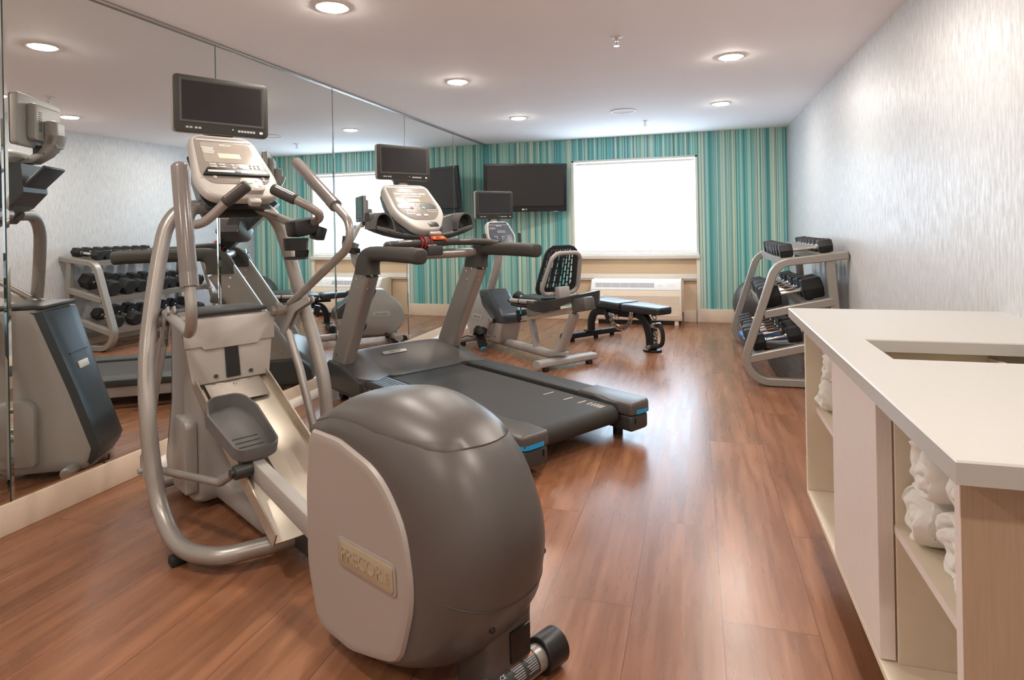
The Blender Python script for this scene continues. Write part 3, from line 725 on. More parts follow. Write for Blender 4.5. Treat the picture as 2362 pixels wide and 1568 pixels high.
# rear housing: dark shell lofted across the width
def prof_pts(P, n=44):
    # resample closed polygon evenly
    P = [V((a, b)) for a, b in P]; L = [(P[(i + 1) % len(P)] - P[i]).length for i in range(len(P))]; tot = sum(L); out = []
    i, acc = 0, 0.0
    for k in range(n):
        d = tot * k / n
        while acc + L[i] < d: acc += L[i]; i += 1
        out.append(P[i] + (P[(i + 1) % len(P)] - P[i]) * ((d - acc) / L[i]))
    return out
P0 = rpoly([(-0.765, 0.665, 0.04), (-0.90, 0.745, 0.2), (-1.14, 0.79, 0.5), (-1.44, 0.735, 0.28), (-1.575, 0.50, 0.4), (-1.535, 0.30, 0.25), (-1.42, 0.13, 0.2), (-1.15, 0.055, 0.3), (-0.88, 0.055, 0.1), (-0.80, 0.14, 0.1)], 10)
P1 = rpoly([(-0.825, 0.648, 0.03), (-1.00, 0.655, 0.2), (-1.22, 0.615, 0.3), (-1.33, 0.50, 0.2), (-1.365, 0.33, 0.25), (-1.30, 0.14, 0.10), (-1.17, 0.095, 0.10), (-1.05, 0.06, 0.1), (-0.86, 0.055, 0.06), (-0.80, 0.22, 0.3), (-0.80, 0.46, 0.3)], 10)
n0, n1 = prof_pts(P0, 72), prof_pts(P1, 72)
def shell_ring(u):            # u -1..1 across the width
    a = abs(u); t = 1 - math.sqrt(max(0.0, 1 - a ** 2.6)) if a < 1 else 1.0
    return [V((p.x * (1 - t) + q.x * t, c0 + u * 0.19, p.y * (1 - t) + q.y * t)) for p, q in zip(n0, n1)]
us = [-1, -0.985, -0.95, -0.9, -0.82, -0.72, -0.6, -0.45, -0.3, -0.15, 0, 0.15, 0.3, 0.45, 0.6, 0.72, 0.82, 0.9, 0.95, 0.985, 1]
hs = G().rings([shell_ring(u) for u in us]).o('rear_housing', 'graph', el, sharp=60)
# side panels
for s in (1, -1):
    pin = prof_pts(P1, 60); cx = sum(p.x for p in pin) / 60; cz = sum(p.y for p in pin) / 60
    def rg(k, yy): return [V((cx + (p.x - cx) * k, c0 + s * yy, cz + (p.y - cz) * k)) for p in pin]
    rs = [rg(1.005, 0.182), rg(1.005, 0.192), rg(0.985, 0.201), rg(0.94, 0.2045), rg(0.90, 0.2035)]
    sp = G().rings(rs).o('side_panel', 'panel', el, sharp=30)
    # sunk badge
    ex = V((-1, 0, 0.07)).normalized(); ez = V((0.07, 0, 1)).normalized()
    if s < 0: ex = -ex
    bc = V((-1.15, c0 + s * 0.2035, 0.347))
    bd = G().prism(rrect(0.30, 0.088, 0.018), bc, ex, ez, 0.003, bev=0.001).o('badge_recess', 'panel', sp)
    G().prism(rrect(0.278, 0.070, 0.012), bc + V((0, s * 0.0025, 0)), ex, ez, 0.0035, bev=0.001).o('badge_plate', 'gold', sp)
    text_part('badge_lettering', 'PRECOR', 0.058, bc + V((0, s * 0.0068, 0)) - ex * 0.015, ex, ez, 0.002, 'gold', sp)
    text_part('country_lettering', 'USA', 0.016, bc + V((0, s * 0.0068, 0)) + ex * 0.118, ez, -ex, 0.002, 'chrome', sp)
# lid seam line and lid: thin offset patch on the top
lid = G()
rows = []
for u in [-0.9, -0.82, -0.72, -0.6, -0.45, -0.3, -0.15, 0, 0.15, 0.3, 0.45, 0.6, 0.72, 0.82, 0.9]:
    rg_ = shell_ring(u); top = [p for p in rg_ if p.z > 0.575]; top.sort(key=lambda p: -p.x)
    x0 = -0.775 - 0.06 * abs(u) ** 3; x1 = -1.445 + 0.16 * abs(u) ** 2.4 + 0.16 * (max(0, abs(u) - 0.55) / 0.35) ** 3
    row = []
    for k in range(19):
        x = x0 + (x1 - x0) * k / 18; z = None
        for a, b in zip(top[:-1], top[1:]):
            if b.x <= x <= a.x: z = a.z + (b.z - a.z) * ((a.x - x) / max(1e-6, a.x - b.x)); break
        if z is None: z = top[0].z if x > top[0].x else top[-1].z
        row.append(V((x, rg_[0].y, z)))
    rows.append(row)
base = rows
tb_up = [[p + V((0, 0, 0.005)) for p in r] for r in rows]; tb_dn = [[p - V((0, 0, 0.004)) for p in r] for r in rows]
bm = lid.b
vu = [[bm.verts.new(p) for p in r] for r in tb_up]; vd = [[bm.verts.new(p) for p in r] for r in tb_dn]
nr, nc = len(rows), 19
for i in range(nr - 1):
    for j in range(nc - 1):
        bm.faces.new((vu[i][j], vu[i][j + 1], vu[i + 1][j + 1], vu[i + 1][j])); bm.faces.new((vd[i][j], vd[i + 1][j], vd[i + 1][j + 1], vd[i][j + 1]))
for i in range(nr - 1):
    bm.faces.new((vu[i][0], vu[i + 1][0], vd[i + 1][0], vd[i][0])); bm.faces.new((vu[i][-1], vd[i][-1], vd[i + 1][-1], vu[i + 1][-1]))
for j in range(nc - 1):
    bm.faces.new((vu[0][j], vd[0][j], vd[0][j + 1], vu[0][j + 1])); bm.faces.new((vu[-1][j], vu[-1][j + 1], vd[-1][j + 1], vd[-1][j]))
bmesh.ops.recalc_face_normals(bm, faces=bm.faces)
lid.o('housing_lid', 'graph', hs, sharp=50)
# seam and screws at the back, foot skirt, rear foot tube with caps and labels
g = G(); ln = []
for u in us[3:-3]:
    rg_ = shell_ring(u); zt_ = 0.315 + 0.04 * u * u
    for a, b in zip(rg_, rg_[1:] + rg_[:1]):
        if a.x < -1.2 and (a.z - zt_) * (b.z - zt_) <= 0 and a.z != b.z: ln.append(a + (b - a) * ((zt_ - a.z) / (b.z - a.z)) + V((-0.0004, 0, 0))); break
g.tube(crom(ln, 3), 0.0016, 6).o('seam', 'dark', hs)
g = G()
for u_, z_ in ((0.30, 0.255), (-0.80, 0.37)):
    rg_ = shell_ring(u_)
    for a, b in zip(rg_, rg_[1:] + rg_[:1]):
        if a.x < -1.2 and (a.z - z_) * (b.z - z_) <= 0 and a.z != b.z: g.ball(a + (b - a) * ((z_ - a.z) / (b.z - a.z)), 0.009); break
g.os('screw', 'black', hs)
sk = G().rings([[V((-1.385 + a * k, -0.035 + b * k2, z)) for a, b in rrect(0.15, 0.17, 0.03)] for z, k, k2 in ((0.012, 1.0, 1.0), (0.1, 1.0, 1.0), (0.2, 1.0, 1.0), (0.24, 1.0, 1.05))]).o('rear_skirt', 'graph', el)
G().box((-1.457, -0.06, 0.14), (0.02, 0.075, 0.085), bev=0.004).o('power_inlet', 'black', sk)
rf = G().rod((-1.45, -0.175, 0.052), (-1.45, 0.215, 0.052), 0.036, 20).o('rear_foot_tube', 'silver', el)
for s in (1, -1):
    G().rod((-1.45, c0 + s * 0.165, 0.052), (-1.45, c0 + s * 0.245, 0.052), 0.05, 24, rnd=0.006).o('end_cap', 'black', rf)
def wrap_label(y0, y1, a0, a1, mt, r=0.0365, par=None, name='warning_label'):
    rs = []
    for yy in (y0, y1):
        rs.append([V((-1.45 - r * math.cos(R(a0 + (a1 - a0) * k / 8)), yy, 0.052 + r * math.sin(R(a0 + (a1 - a0) * k / 8)))) for k in range(9)])
    g = G(); tb = g.b; A = [[tb.verts.new(p) for p in r_] for r_ in rs]
    for k in range(8): tb.faces.new((A[0][k], A[1][k], A[1][k + 1], A[0][k + 1]))
    bmesh.ops.recalc_face_normals(tb, faces=tb.faces)
    return g.o(name, mt, par)
lb_ = wrap_label(-0.115, 0.05, -10, 95, 'dark', 0.0366, rf)
wrap_label(-0.108, -0.07, 72, 90, 'orange', 0.0369, rf, 'orange_band')
wrap_label(-0.058, -0.02, 72, 90, 'orange', 0.0369, rf, 'orange_band')
for k in range(7):
    for (u0, u1) in ((-0.108, -0.07), (-0.058, -0.02)):
        wrap_label(u0, u1 - 0.004 * (k % 3), 64 - k * 9, 67.5 - k * 9, 'grey', 0.0369, rf, 'print_line')
text_part('ce_mark', 'CE', 0.016, (-1.45 - 0.0372 * math.cos(R(60)), 0.012, 0.052 + 0.0372 * math.sin(R(60))), (0, -1, 0), (math.sin(R(60)) , 0, math.cos(R(60))), 0.0004, 'white_ink', rf)
# console and fixed handles
ct = math.atan2(0.268, 0.285)
out = rpoly([(-0.155, -0.20, 0.09), (0.155, -0.20, 0.09), (0.185, -0.08, 0.2), (0.145, 0.225, 0.07), (-0.145, 0.225, 0.07), (-0.185, -0.08, 0.2)], 8)
fc_ = rpoly([(-0.13, -0.115, 0.09), (0.13, -0.115, 0.09), (0.155, -0.05, 0.1), (0.128, 0.205, 0.04), (-0.128, 0.205, 0.04), (-0.155, -0.05, 0.1)], 8)
co, CP, cux, cuy = console(el, (0.262, c0 + 0.008, 1.567), ct, out, 0.05, fc_)
G().prism(rpoly([(-0.118, 0.0, 0.01), (0.118, 0.0, 0.01), (0.112, 0.14, 0.02), (-0.112, 0.14, 0.02)]), CP(0, 0.022, 0.0028), cux, cuy, 0.0008).o('display_window', mat('grey_display', (158, 148, 138), 0.12, 0.1, 0.6), co)
G().prism(rrect(0.10, 0.034, 0.003), CP(0.0, 0.07, 0.0036), cux, cuy, 0.0008).o('readout', mat('pale_readout', (206, 192, 172), 0.2), co)
text_part('logo', 'PRECOR', 0.014, CP(0, 0.146, 0.0038), cux, cuy, 0.0006, 'white_ink', co)
g = G()
for k in range(6): g.prism(rrect(0.055 - 0.006 * (k % 3), 0.0025, 0.0005, 1), CP(-0.085, 0.125 - k * 0.0075, 0.0037), cux, cuy, 0.0005)
g.o('printed_lines', 'white_ink', co)
G().prism(rrect(0.25, 0.012, 0.004), CP(0, 0.178, 0.0026), cux, cuy, 0.002).o('trim_line', 'pale', co)
g = G()
for i in range(3):
    for j in range(3): g.lathe(CP(0.078 + i * 0.019, 0.008 - j * 0.016 + 0.004, 0.002), cux.cross(cuy), [(0, 0.0062), (0.003, 0.006), (0.0045, 0.002)], 10)
for i in range(2):
    for j in range(2): g.prism(rrect(0.030, 0.010, 0.004), CP(-0.09 + i * 0.04, 0.010 - j * 0.016, 0.002), cux, cuy, 0.003, bev=0.001)
for (a, b, r) in ((-0.005, 0.006, 0.008), (-0.003, -0.012, 0.008), (0.03, -0.004, 0.011), (-0.10, -0.075, 0.010), (0.115, -0.075, 0.008), (0.113, -0.092, 0.008)):
    g.lathe(CP(a, b, 0.002), cux.cross(cuy), [(0, r), (0.003, r * 0.96), (0.005, r * 0.4)], 12)
g.os('button', 'pale', co)
# black reading rack with two clear slots
g = G().prism(rpoly([(-0.148, -0.024, 0.002), (0.148, -0.024, 0.008), (0.150, 0.018, 0.004), (-0.09, 0.020, 0.006), (-0.115, 0.024, 0.004), (-0.125, 0.018, 0.003)]), CP(0, -0.045, 0.0025), cux, cuy, 0.012, bev=0.002)
rk = g.o('reading_rack', 'black', co)
for a in (-0.068, 0.075): G().prism(rrect(0.115, 0.014, 0.004), CP(a, -0.048, 0.014), cux, cuy, 0.0012).o('rack_slot', 'pale', co)
kp = G().prism(rrect(0.105, 0.085, 0.025), CP(0.042, -0.135, -0.01), cux, cuy, 0.034, bev=0.008).o('keypad', 'pale', co)
G().prism(rrect(0.028, 0.02, 0.004), CP(0.03, -0.125, 0.024), cux, cuy, 0.0025, bev=0.001).o('start_button', 'green', co)
g = G()
for a, b in ((0.063, -0.115), (0.073, -0.145), (0.015, -0.155), (0.05, -0.158)): g.lathe(CP(a, b, 0.023), cux.cross(cuy), [(0, 0.009), (0.003, 0.0085), (0.004, 0.004)], 12)
g.os('keypad_button', 'white', co)
G().prism(rrect(0.055, 0.05, 0.012), CP(0.04, -0.205, -0.03), cux, cuy, 0.03, bev=0.006).o('headphone_socket', 'pale', co)
G().rings([[V((x, c0 + yy * k, z)) for yy, k in [(-0.14, 1), (0.14, 1)]] + [V((x + 0.12, c0 + 0.12, z - 0.01)), V((x + 0.12, c0 - 0.12, z - 0.01))] for x, z in ((0.19, 1.375), (0.30, 1.43), (0.37, 1.51), (0.36, 1.66))]).o('console_back', 'navy', co)
G().box((0.50, c0, 1.55), (0.018, 0.22, 0.24), rot=(0, R(44), 0), bev=0.007).o('rear_shelf', 'navy', el)
G().rings([[V((x + a, c0 + b, z)) for a, b in rrect(0.09, w_, 0.03)] for x, z, w_ in ((0.30, 1.335, 0.26), (0.33, 1.375, 0.28), (0.38, 1.42, 0.22), (0.42, 1.55, 0.16))]).o('console_mount', 'graph', el)
monitor(el, (0.47, c0 - 0.025, 1.877), 0.447, 0.272, R(0))
G().rings([[V((x + a, c0 - 0.02 + b, z)) for a, b in rrect(0.09, 0.10, 0.03)] for x, z in ((0.45, 1.66), (0.515, 1.70), (0.565, 1.76), (0.585, 1.81))]).o('monitor_arm', 'silver2', el)
for s in (1, -1):
    if s > 0: pts = [(0.31, 0.10, 1.37), (0.26, 0.20, 1.365), (0.17, 0.245, 1.31), (0.10, 0.21, 1.315), (0.03, 0.135, 1.405), (-0.01, 0.078, 1.462)]; gp = 1
    else: pts = [(0.31, -0.06, 1.37), (0.24, -0.14, 1.345), (0.10, -0.19, 1.30), (0.0, -0.232, 1.308), (-0.06, -0.222, 1.345), (-0.045, -0.125, 1.405), (0.03, -0.058, 1.455)]
    fh = G().tube(crom(pts, 8), 0.0195, 14).o('fixed_handle', 'silver', el)
    a, b = V(pts[-2]), V(pts[-1]); d = (b - a).normalized(); b2 = b + d * 0.0; a2 = b - d * 0.115
    gr = G().rod(a2, b2 + d * 0.01, 0.0255, 16, rnd=0.012).o('grip', 'foam', fh)
    n_ = V((-0.5, 0.65, 0.75)).normalized() if s > 0 else V((-0.75, 0.25, 0.8)).normalized()
    G().tube([a2 + d * 0.015 + n_ * 0.015, b2 - d * 0.01 + n_ * 0.015], 0.0125, 10).o('pulse_sensor', 'chrome', gr)
# cup holder clipped to the right fixed handle
cu = V((0.03, -0.155, 1.20)); g = G()
g.box((0.055, -0.20, 1.285), (0.11, 0.12, 0.075), rot=(R(-10), 0, 0), bev=0.012)
ch = g.o('cup_holder', 'black', el)
g = G(); r1, r2_ = 0.052, 0.046
ring = lambda r, z, a0, a1: [V((cu.x + r * math.cos(R(a0 + (a1 - a0) * k / 24)), cu.y + r * math.sin(R(a0 + (a1 - a0) * k / 24)), z)) for k in range(25)]
for (z0, z1, a0, a1) in ((cu.z - 0.02, cu.z + 0.035, -180, 150), (cu.z - 0.055, cu.z - 0.02, -120, -20)):
    o_, i_ = (ring(r1, z0, a0, a1), ring(r1 + 0.004, z1, a0, a1)), (ring(r1 - 0.004, z0, a0, a1), ring(r1, z1, a0, a1))
    g.rings([o_[0], o_[1], i_[1], i_[0]], cap=False, close=True)
g.lathe(cu + V((0, 0, -0.06)), (0, 0, 1), [(0, 0.043), (0.006, 0.047), (0.008, 0.047)], 24)
g.rings([[V((cu.x + a * r, cu.y + b * r, z)) for a, b in [(math.cos(t * PI / 12), math.sin(t * PI / 12)) for t in range(24)]] for r, z in ((0.052, cu.z - 0.05), (0.052, cu.z - 0.06), (0.03, cu.z - 0.062))], cap=False)
g.o('cup_ring', 'black', ch)
G().box((0.03, -0.265, 1.255), (0.07, 0.05, 0.06), rot=(R(18), 0, 0), bev=0.008).o('phone_pocket', 'black', ch)
pc = tag(G().tube(crom([(-2.44, 2.70, 0.02), (-2.484, 2.654, 0.006), (-2.505, 2.602, 0.005), (-2.54, 2.545, 0.005), (-2.605, 2.521, 0.005), (-2.68, 2.527, 0.005), (-2.77, 2.57, 0.006), (-2.80, 2.62, 0.03)], 8), 0.005, 8).o('power_cord', 'black'), 'thin black power cord on the floor beside the elliptical base', 'cord')

# ================================================================== treadmill (local x forward, y left)
tm = thing('treadmill', 'dark-decked treadmill in the middle of the room with blue strips at its rear corners', 'treadmill', (-0.639, 3.391, 0), R(146.7))
# belt loop
bp = [(1.80, 0.205)] + [(0.03 - 0.055 * math.sin(a), 0.15 + 0.055 * math.cos(a)) for a in [PI * k / 12 for k in range(13)]] + [(1.80, 0.095)]
G().prism(bp, (0, 0.305, 0), X, Z, 0.61).o('running_belt', 'belt', tm, sharp=50)
bk = G()
for k, (x, y0, l_) in enumerate([(0.47, -0.205, 0.09), (0.30, -0.21, 0.08), (0.19, -0.215, 0.07), (0.135, -0.225, 0.05), (0.105, -0.225, 0.05), (0.08, -0.225, 0.05), (0.058, -0.225, 0.05), (0.038, -0.225, 0.05)]):
    bk.box((x, y0 - 0.008, 0.2053), (0.009, l_, 0.0012))
bk.os('belt_mark', mat('tan_print', (205, 178, 150), 0.6), tm.children[0])
for s in (1, -1):
    # side frame and foot rail
    G().box((0.95, s * 0.47, 0.135), (1.75, 0.055, 0.09), bev=0.012).o('deck_frame', 'silver2', tm)
    rl_ = G().prism(rpoly([(-0.02, 0.315, 0.03), (0.10, 0.313, 0.05), (0.22, 0.345, 0.08), (1.78, 0.345, 0), (1.78, 0.515, 0), (-0.02, 0.515, 0.05)]) if s > 0 else rpoly([(-0.02, -0.515, 0.05), (1.78, -0.515, 0), (1.78, -0.345, 0), (0.22, -0.345, 0.08), (0.10, -0.313, 0.05), (-0.02, -0.313, 0.03)]), (0, 0, 0.168), X, Y, 0.056, bev=0.012, seg=3).o('foot_rail', 'dark', tm)
    g = G()
    for k in range(5): g.box((1.0 - 0.03 * k, s * (0.378 + k * 0.026), 0.2248), (1.44 - 0.06 * k, 0.019, 0.003), bev=0.0012, seg=1)
    g.os('ribbed_strip', 'rail', rl_)
    # rear cap, wraps down the end
    oc = rpoly([(-0.105, 0.325, 0.02), (0.06, 0.318, 0.04), (0.16, 0.345, 0.05), (0.34, 0.345, 0), (0.34, 0.52, 0), (-0.04, 0.52, 0.06), (-0.105, 0.50, 0.05)])
    if s < 0: oc = [(a, -b) for a, b in oc][::-1]
    cp = G().prism(oc, (0, 0, 0.155), X, Y, 0.078, bev=0.018, seg=3).o('rear_cap', 'graph2', tm)
    oc2 = rpoly([(-0.10, 0.33, 0.02), (0.2, 0.33, 0.02), (0.2, 0.51, 0), (-0.04, 0.51, 0.06), (-0.10, 0.49, 0.05)])
    if s < 0: oc2 = [(a, -b) for a, b in oc2][::-1]
    G().prism(oc2, (0, 0, 0.062), X, Y, 0.096, bev=0.02, seg=3).o('lower_cap', 'dark', cp)
    # blue strip following the corner
    ar = [V((0.30, s * 0.5205, 0.178)), V((0.10, s * 0.5215, 0.174)), V((0.0, s * 0.5215, 0.172))] + [V((-0.04 - 0.066 * math.sin(a), s * (0.455 + 0.067 * math.cos(a)), 0.172)) for a in (0.3, 0.6, 0.9, 1.2, 1.5)] + [V((-0.107, s * 0.37, 0.174))]
    G().sweep(ar, [(-0.0025, -0.011), (0.0025, -0.011), (0.0025, 0.011), (-0.0025, 0.011)]).o('blue_strip', 'blue', cp)
    G().box((-0.1, s * 0.365, 0.125), (0.012, 0.012, 0.035), bev=0.004).o('slot', 'black', cp)
    # upright with dark base shoe
    upx = [(2.02, 0.16), (1.975, 0.30), (1.56, 0.985)]
    up_ = G().sweep([V((a, s * 0.475, b)) for a, b in upx], rrect(0.095, 0.20, 0.02, 3), upv=(1, 0, 0)).o('upright', 'silver', tm)
    g = G()
    for x, z in ((1.60, 0.925), (1.525, 0.945), (1.59, 0.86), (1.955, 0.34)): g.rod((x + 0.03, s * 0.475 - s * 0 + 0.0475 * 1, z), (x + 0.03, s * 0.475 + 0.051, z), 0.009, 10)
    for x, z in ((1.44, 0.955), (1.50, 0.86), (1.88, 0.30)): g.rod((x, s * 0.475 + 0.03, z), (x - 0.012, s * 0.475 + 0.03, z - 0.006), 0.008, 10)
    g.os('bolt', 'chrome', up_)
    sh = rpoly([(1.58, 0.075, 0.03), (2.20, 0.075, 0.05), (2.20, 0.20, 0.05), (2.10, 0.285, 0.03), (1.90, 0.285, 0.02), (1.74, 0.25, 0.04), (1.58, 0.205, 0.02)])
    G().prism(sh, (0, s * 0.475 + 0.072, 0), X, Z, 0.144, bev=0.02, seg=3).o('base_shoe', 'dark', tm)
    G().rod((1.98, s * 0.47 - 0.03, 0.035), (1.98, s * 0.47 + 0.03, 0.035), 0.035, rnd=0.005).o('wheel', 'black', tm)
    G().rod((0.08, s * 0.42, 0.0), (0.08, s * 0.42, 0.07), 0.03).o('rear_foot', 'black', tm)
    # padded arm rest
    arm = crom([(1.47, s * 0.476, 1.103), (1.40, s * 0.477, 1.104), (1.2, s * 0.48, 1.103), (0.93, s * 0.482, 1.10), (0.86, s * 0.482, 1.095), (0.842, s * 0.482, 1.093)], 7)
    sc = [1.0] * (len(arm) - 14) + [1 - 0.28 * ((k / 13) ** 3) for k in range(14)]
    G().sweep(arm, rrect(0.108, 0.098, 0.036, 5), upv=(0.35, 0, 1), scale=sc).o('arm_rest', 'foam', tm)
    rs = []
    for k in range(9):
        t = k / 8; pi_ = V((1.455, 0.955)) * (1 - t) ** 2 + V((1.468, 1.05)) * 2 * t * (1 - t) + V((1.43, 1.052)) * t * t; po = V((1.668, 0.955)) * (1 - t) ** 2 + V((1.655, 1.155)) * 2 * t * (1 - t) + V((1.43, 1.152)) * t * t
        c_, h_ = (pi_ + po) / 2, (po - pi_) / 2; wd = 0.115 - 0.008 * t
        rs.append([V((c_.x + (po - pi_).normalized().x * b, s * 0.475 + a, c_.y + (po - pi_).normalized().y * b)) for a, b in rrect(wd, (po - pi_).length, 0.034, 5)])
    G().rings(rs).o('arm_elbow', 'foam', tm)
G().rod((1.52, -0.44, 1.075), (1.52, 0.44, 1.075), 0.036, 22).o('crossbar', 'silver', tm)
# heart-rate bar curving between the arm rests
hb = crom([(1.28, 0.465, 1.145), (1.40, 0.40, 1.158), (1.47, 0.26, 1.16), (1.49, 0.0, 1.163), (1.49, -0.2, 1.163), (1.47, -0.33, 1.16), (1.38, -0.43, 1.155), (1.25, -0.465, 1.14)], 8)
hbo = G().tube(hb, [0.026 + 0.012 * math.exp(-((p.y + 0.02) / 0.1) ** 2) for p in hb], 16).o('pulse_bar', 'foam', tm)
for a, b in ((0.17, 0.30), (-0.25, -0.36)):
    G().tube(crom([(1.475 - 0.0 * abs(a), a, 1.176), (1.465, (a + b) / 2, 1.175), (1.45, b, 1.172)], 4), 0.0145, 10).o('pulse_sensor', 'chrome', hbo)
G().box((1.49, -0.02, 1.105), (0.10, 0.13, 0.075), bev=0.014).o('stop_housing', 'dark', tm)
G().box((1.46, -0.055, 1.197), (0.05, 0.11, 0.014), rot=(0, R(-20), 0), bev=0.004).o('safety_key', 'orange', tm)
g = G()
def coil(y): return [V((1.49 + 0.040 * math.cos(a), y + 0.006 * a / 6, 1.163 + 0.040 * math.sin(a))) for a in [2 * PI * k / 18 for k in range(19)]]
for y in (0.085, 0.055, 0.005): g.tube(coil(y), 0.0048, 8)
g.tube(crom([(1.452, 0.012, 1.185), (1.44, -0.03, 1.20), (1.45, -0.10, 1.185), (1.455, -0.13, 1.165)], 6), 0.0048, 8)
g.o('safety_cord', 'red', tm)
# motor hood with flared wings
def hood_sec(y):
    a = abs(y) / 0.535
    zt = 0.35 - 0.02 * a ** 2 - 0.09 * max(0, a - 0.70) / 0.3
    x0 = 1.56 - 0.10 * max(0, min(a, 0.85) - 0.58) / 0.27 + 0.16 * max(0, a - 0.85) ** 2 / 0.0225      # rear lip reaches further back on the rails
    zl = 0.212 + 0.016 * min(1, max(0, (a - 0.5) / 0.1))
    pts = []
    for t in [k / 14 for k in range(15)]:
        x = x0 + (2.0 - x0) * t; f = t * t * (3 - 2 * t)
        dip = 0.035 * math.sin(PI * t) * max(0, 1 - (a / 0.62) ** 4)
        pts.append((x, zl + (zt - zl) * (f * 0.6 + t * 0.4) - dip))
    for t in [k / 6 for k in range(1, 7)]:
        pts.append((2.0 + 0.22 * math.sin(t * PI / 2), 0.10 + (zt - 0.10) * math.cos(t * PI / 2)))
    pts += [(2.2, 0.07), (x0 + 0.06, 0.07), (x0, zl - 0.012)]
    return [V((a_, y, b_)) for a_, b_ in pts]
hd = G().rings([hood_sec(y) for y in [-0.535, -0.525, -0.51, -0.49, -0.47, -0.45, -0.41, -0.38, -0.35, -0.32, -0.28, -0.2, -0.1, 0, 0.1, 0.2, 0.28, 0.32, 0.35, 0.38, 0.41, 0.45, 0.47, 0.49, 0.51, 0.525, 0.535]]).o('motor_hood', 'graph', tm, sharp=50)
ho = [p for p in hood_sec(0.02)]
pa = min(ho[:15], key=lambda p: abs(p.x - 1.865)); pb = min(ho[:15], key=lambda p: abs(p.x - 1.93))
hv = (pb - pa).normalized()
bo = (pa + pb) / 2 + V((0, 0.06, 0))
bg = G().prism(rrect(0.21, 0.036, 0.0178, 8), bo + V((0, 0, 0.001)), (0, -1, 0), hv, 0.006, bev=0.0015).o('badge', 'pale', hd)
text_part('badge_lettering', 'PRECOR', 0.026, bo + V((0, 0, 0.001)) + V((0, -1, 0)).cross(hv) * 0.0066, (0, -1, 0), hv, 0.001, 'dark_ink', hd)
# console
a_, b_ = V((1.488, 0, 1.273)), V((1.832, 0, 1.606)); ct = math.atan2(b_.x - a_.x, b_.z - a_.z)
out = rpoly([(-0.10, -0.27, 0.12), (0.10, -0.27, 0.12), (0.225, -0.08, 0.26), (0.20, 0.245, 0.07), (-0.20, 0.245, 0.07), (-0.225, -0.08, 0.26)], 10)
fc_ = rpoly([(-0.10, -0.165, 0.10), (0.10, -0.165, 0.10), (0.185, -0.06, 0.14), (0.172, 0.222, 0.05), (-0.172, 0.222, 0.05), (-0.185, -0.06, 0.14)], 8)
co, CP, cux, cuy = console(tm, (1.665, 0.01, 1.447), ct, out, 0.07, fc_)
n3 = cux.cross(cuy)
G().prism(rrect(0.33, 0.016, 0.004), CP(0, 0.20, 0.0026), cux, cuy, 0.002).o('trim_line', 'pale', co)
text_part('logo', 'PRECOR', 0.018, CP(0, 0.163, 0.0032), cux, cuy, 0.0006, 'white_ink', co)
G().prism(rpoly([(-0.15, 0, 0.01), (0.15, 0, 0.01), (0.15, 0.12, 0.02), (-0.15, 0.12, 0.02)]), CP(0, 0.025, 0.0028), cux, cuy, 0.0008).o('display_window', mat('smoked_display', (150, 140, 130), 0.12, 0.1, 0.6), co)
G().prism(rrect(0.11, 0.035, 0.003), CP(0.0, 0.05, 0.0036), cux, cuy, 0.0008).o('readout', mat('warm_readout', (198, 182, 150), 0.2), co)
g = G()
for k in range(4): g.prism(rrect(0.06, 0.016, 0.002, 1), CP(-0.105 + k * 0.07, 0.125, 0.0036), cux, cuy, 0.0006)
g.prism(rrect(0.17, 0.009, 0.002, 1), CP(0, 0.098, 0.0036), cux, cuy, 0.0006)
g.os('printed_field', 'pale', co)
for s in (-1, 1):
    ol = rpoly([(-0.062, -0.024, 0.008), (0.055, -0.024, 0.012), (0.066, 0.018, 0.01), (0.05, 0.034, 0.01), (-0.04, 0.034, 0.01), (-0.07, 0.005, 0.008)])
    if s > 0: ol = [(-a, b) for a, b in ol][::-1]
    w_ = G().prism(ol, CP(s * 0.098, -0.02, 0.0028), cux, cuy, 0.0015).o('round_pocket', 'black', co)
    g = G(); g.prism(rpoly([(-0.018, -0.012, 0.01), (0.018, -0.012, 0.01), (0.012, 0.010, 0.008), (-0.012, 0.010, 0.008)]), CP(s * 0.05, -0.035, 0.0044), cux, cuy, 0.002)
    g.o('stop_button' if s < 0 else 'start_button', 'red' if s < 0 else M.setdefault('jade', mat('jade_button', (60, 150, 115), 0.4)), co)
g = G()
for i in range(3):
    for j in range(3): g.prism(rrect(0.018, 0.010, 0.003, 2), CP(-0.115 + i * 0.026, -0.065 - j * 0.019, 0.0025), cux, cuy, 0.003)
for i in range(3):
    for j in range(2): g.prism(rrect(0.020, 0.008, 0.003, 2), CP(0.08 + i * 0.028, -0.06 - j * 0.02, 0.0025), cux, cuy, 0.003)
for a, b in ((0, 0.012), (-0.012, -0.012), (0.012, -0.012), (0, -0.03), (0.0, -0.05)): g.lathe(CP(a, b, 0.002), n3, [(0, 0.008), (0.003, 0.0075), (0.0045, 0.003)], 10)
for a in (-0.03, 0.035): g.prism(rrect(0.04, 0.018, 0.003, 2), CP(a, -0.115, 0.0025), cux, cuy, 0.003)
g.os('button', 'pale', co)
G().prism(rrect(0.085, 0.05, 0.014), CP(0.055, -0.215, -0.004), cux, cuy, 0.008, bev=0.003).o('clip_pocket', 'black', co)
G().prism(rrect(0.10, 0.028, 0.008), CP(0.05, -0.285, -0.045), cux, cuy, 0.03, bev=0.006).o('headphone_socket', 'silver2', co)
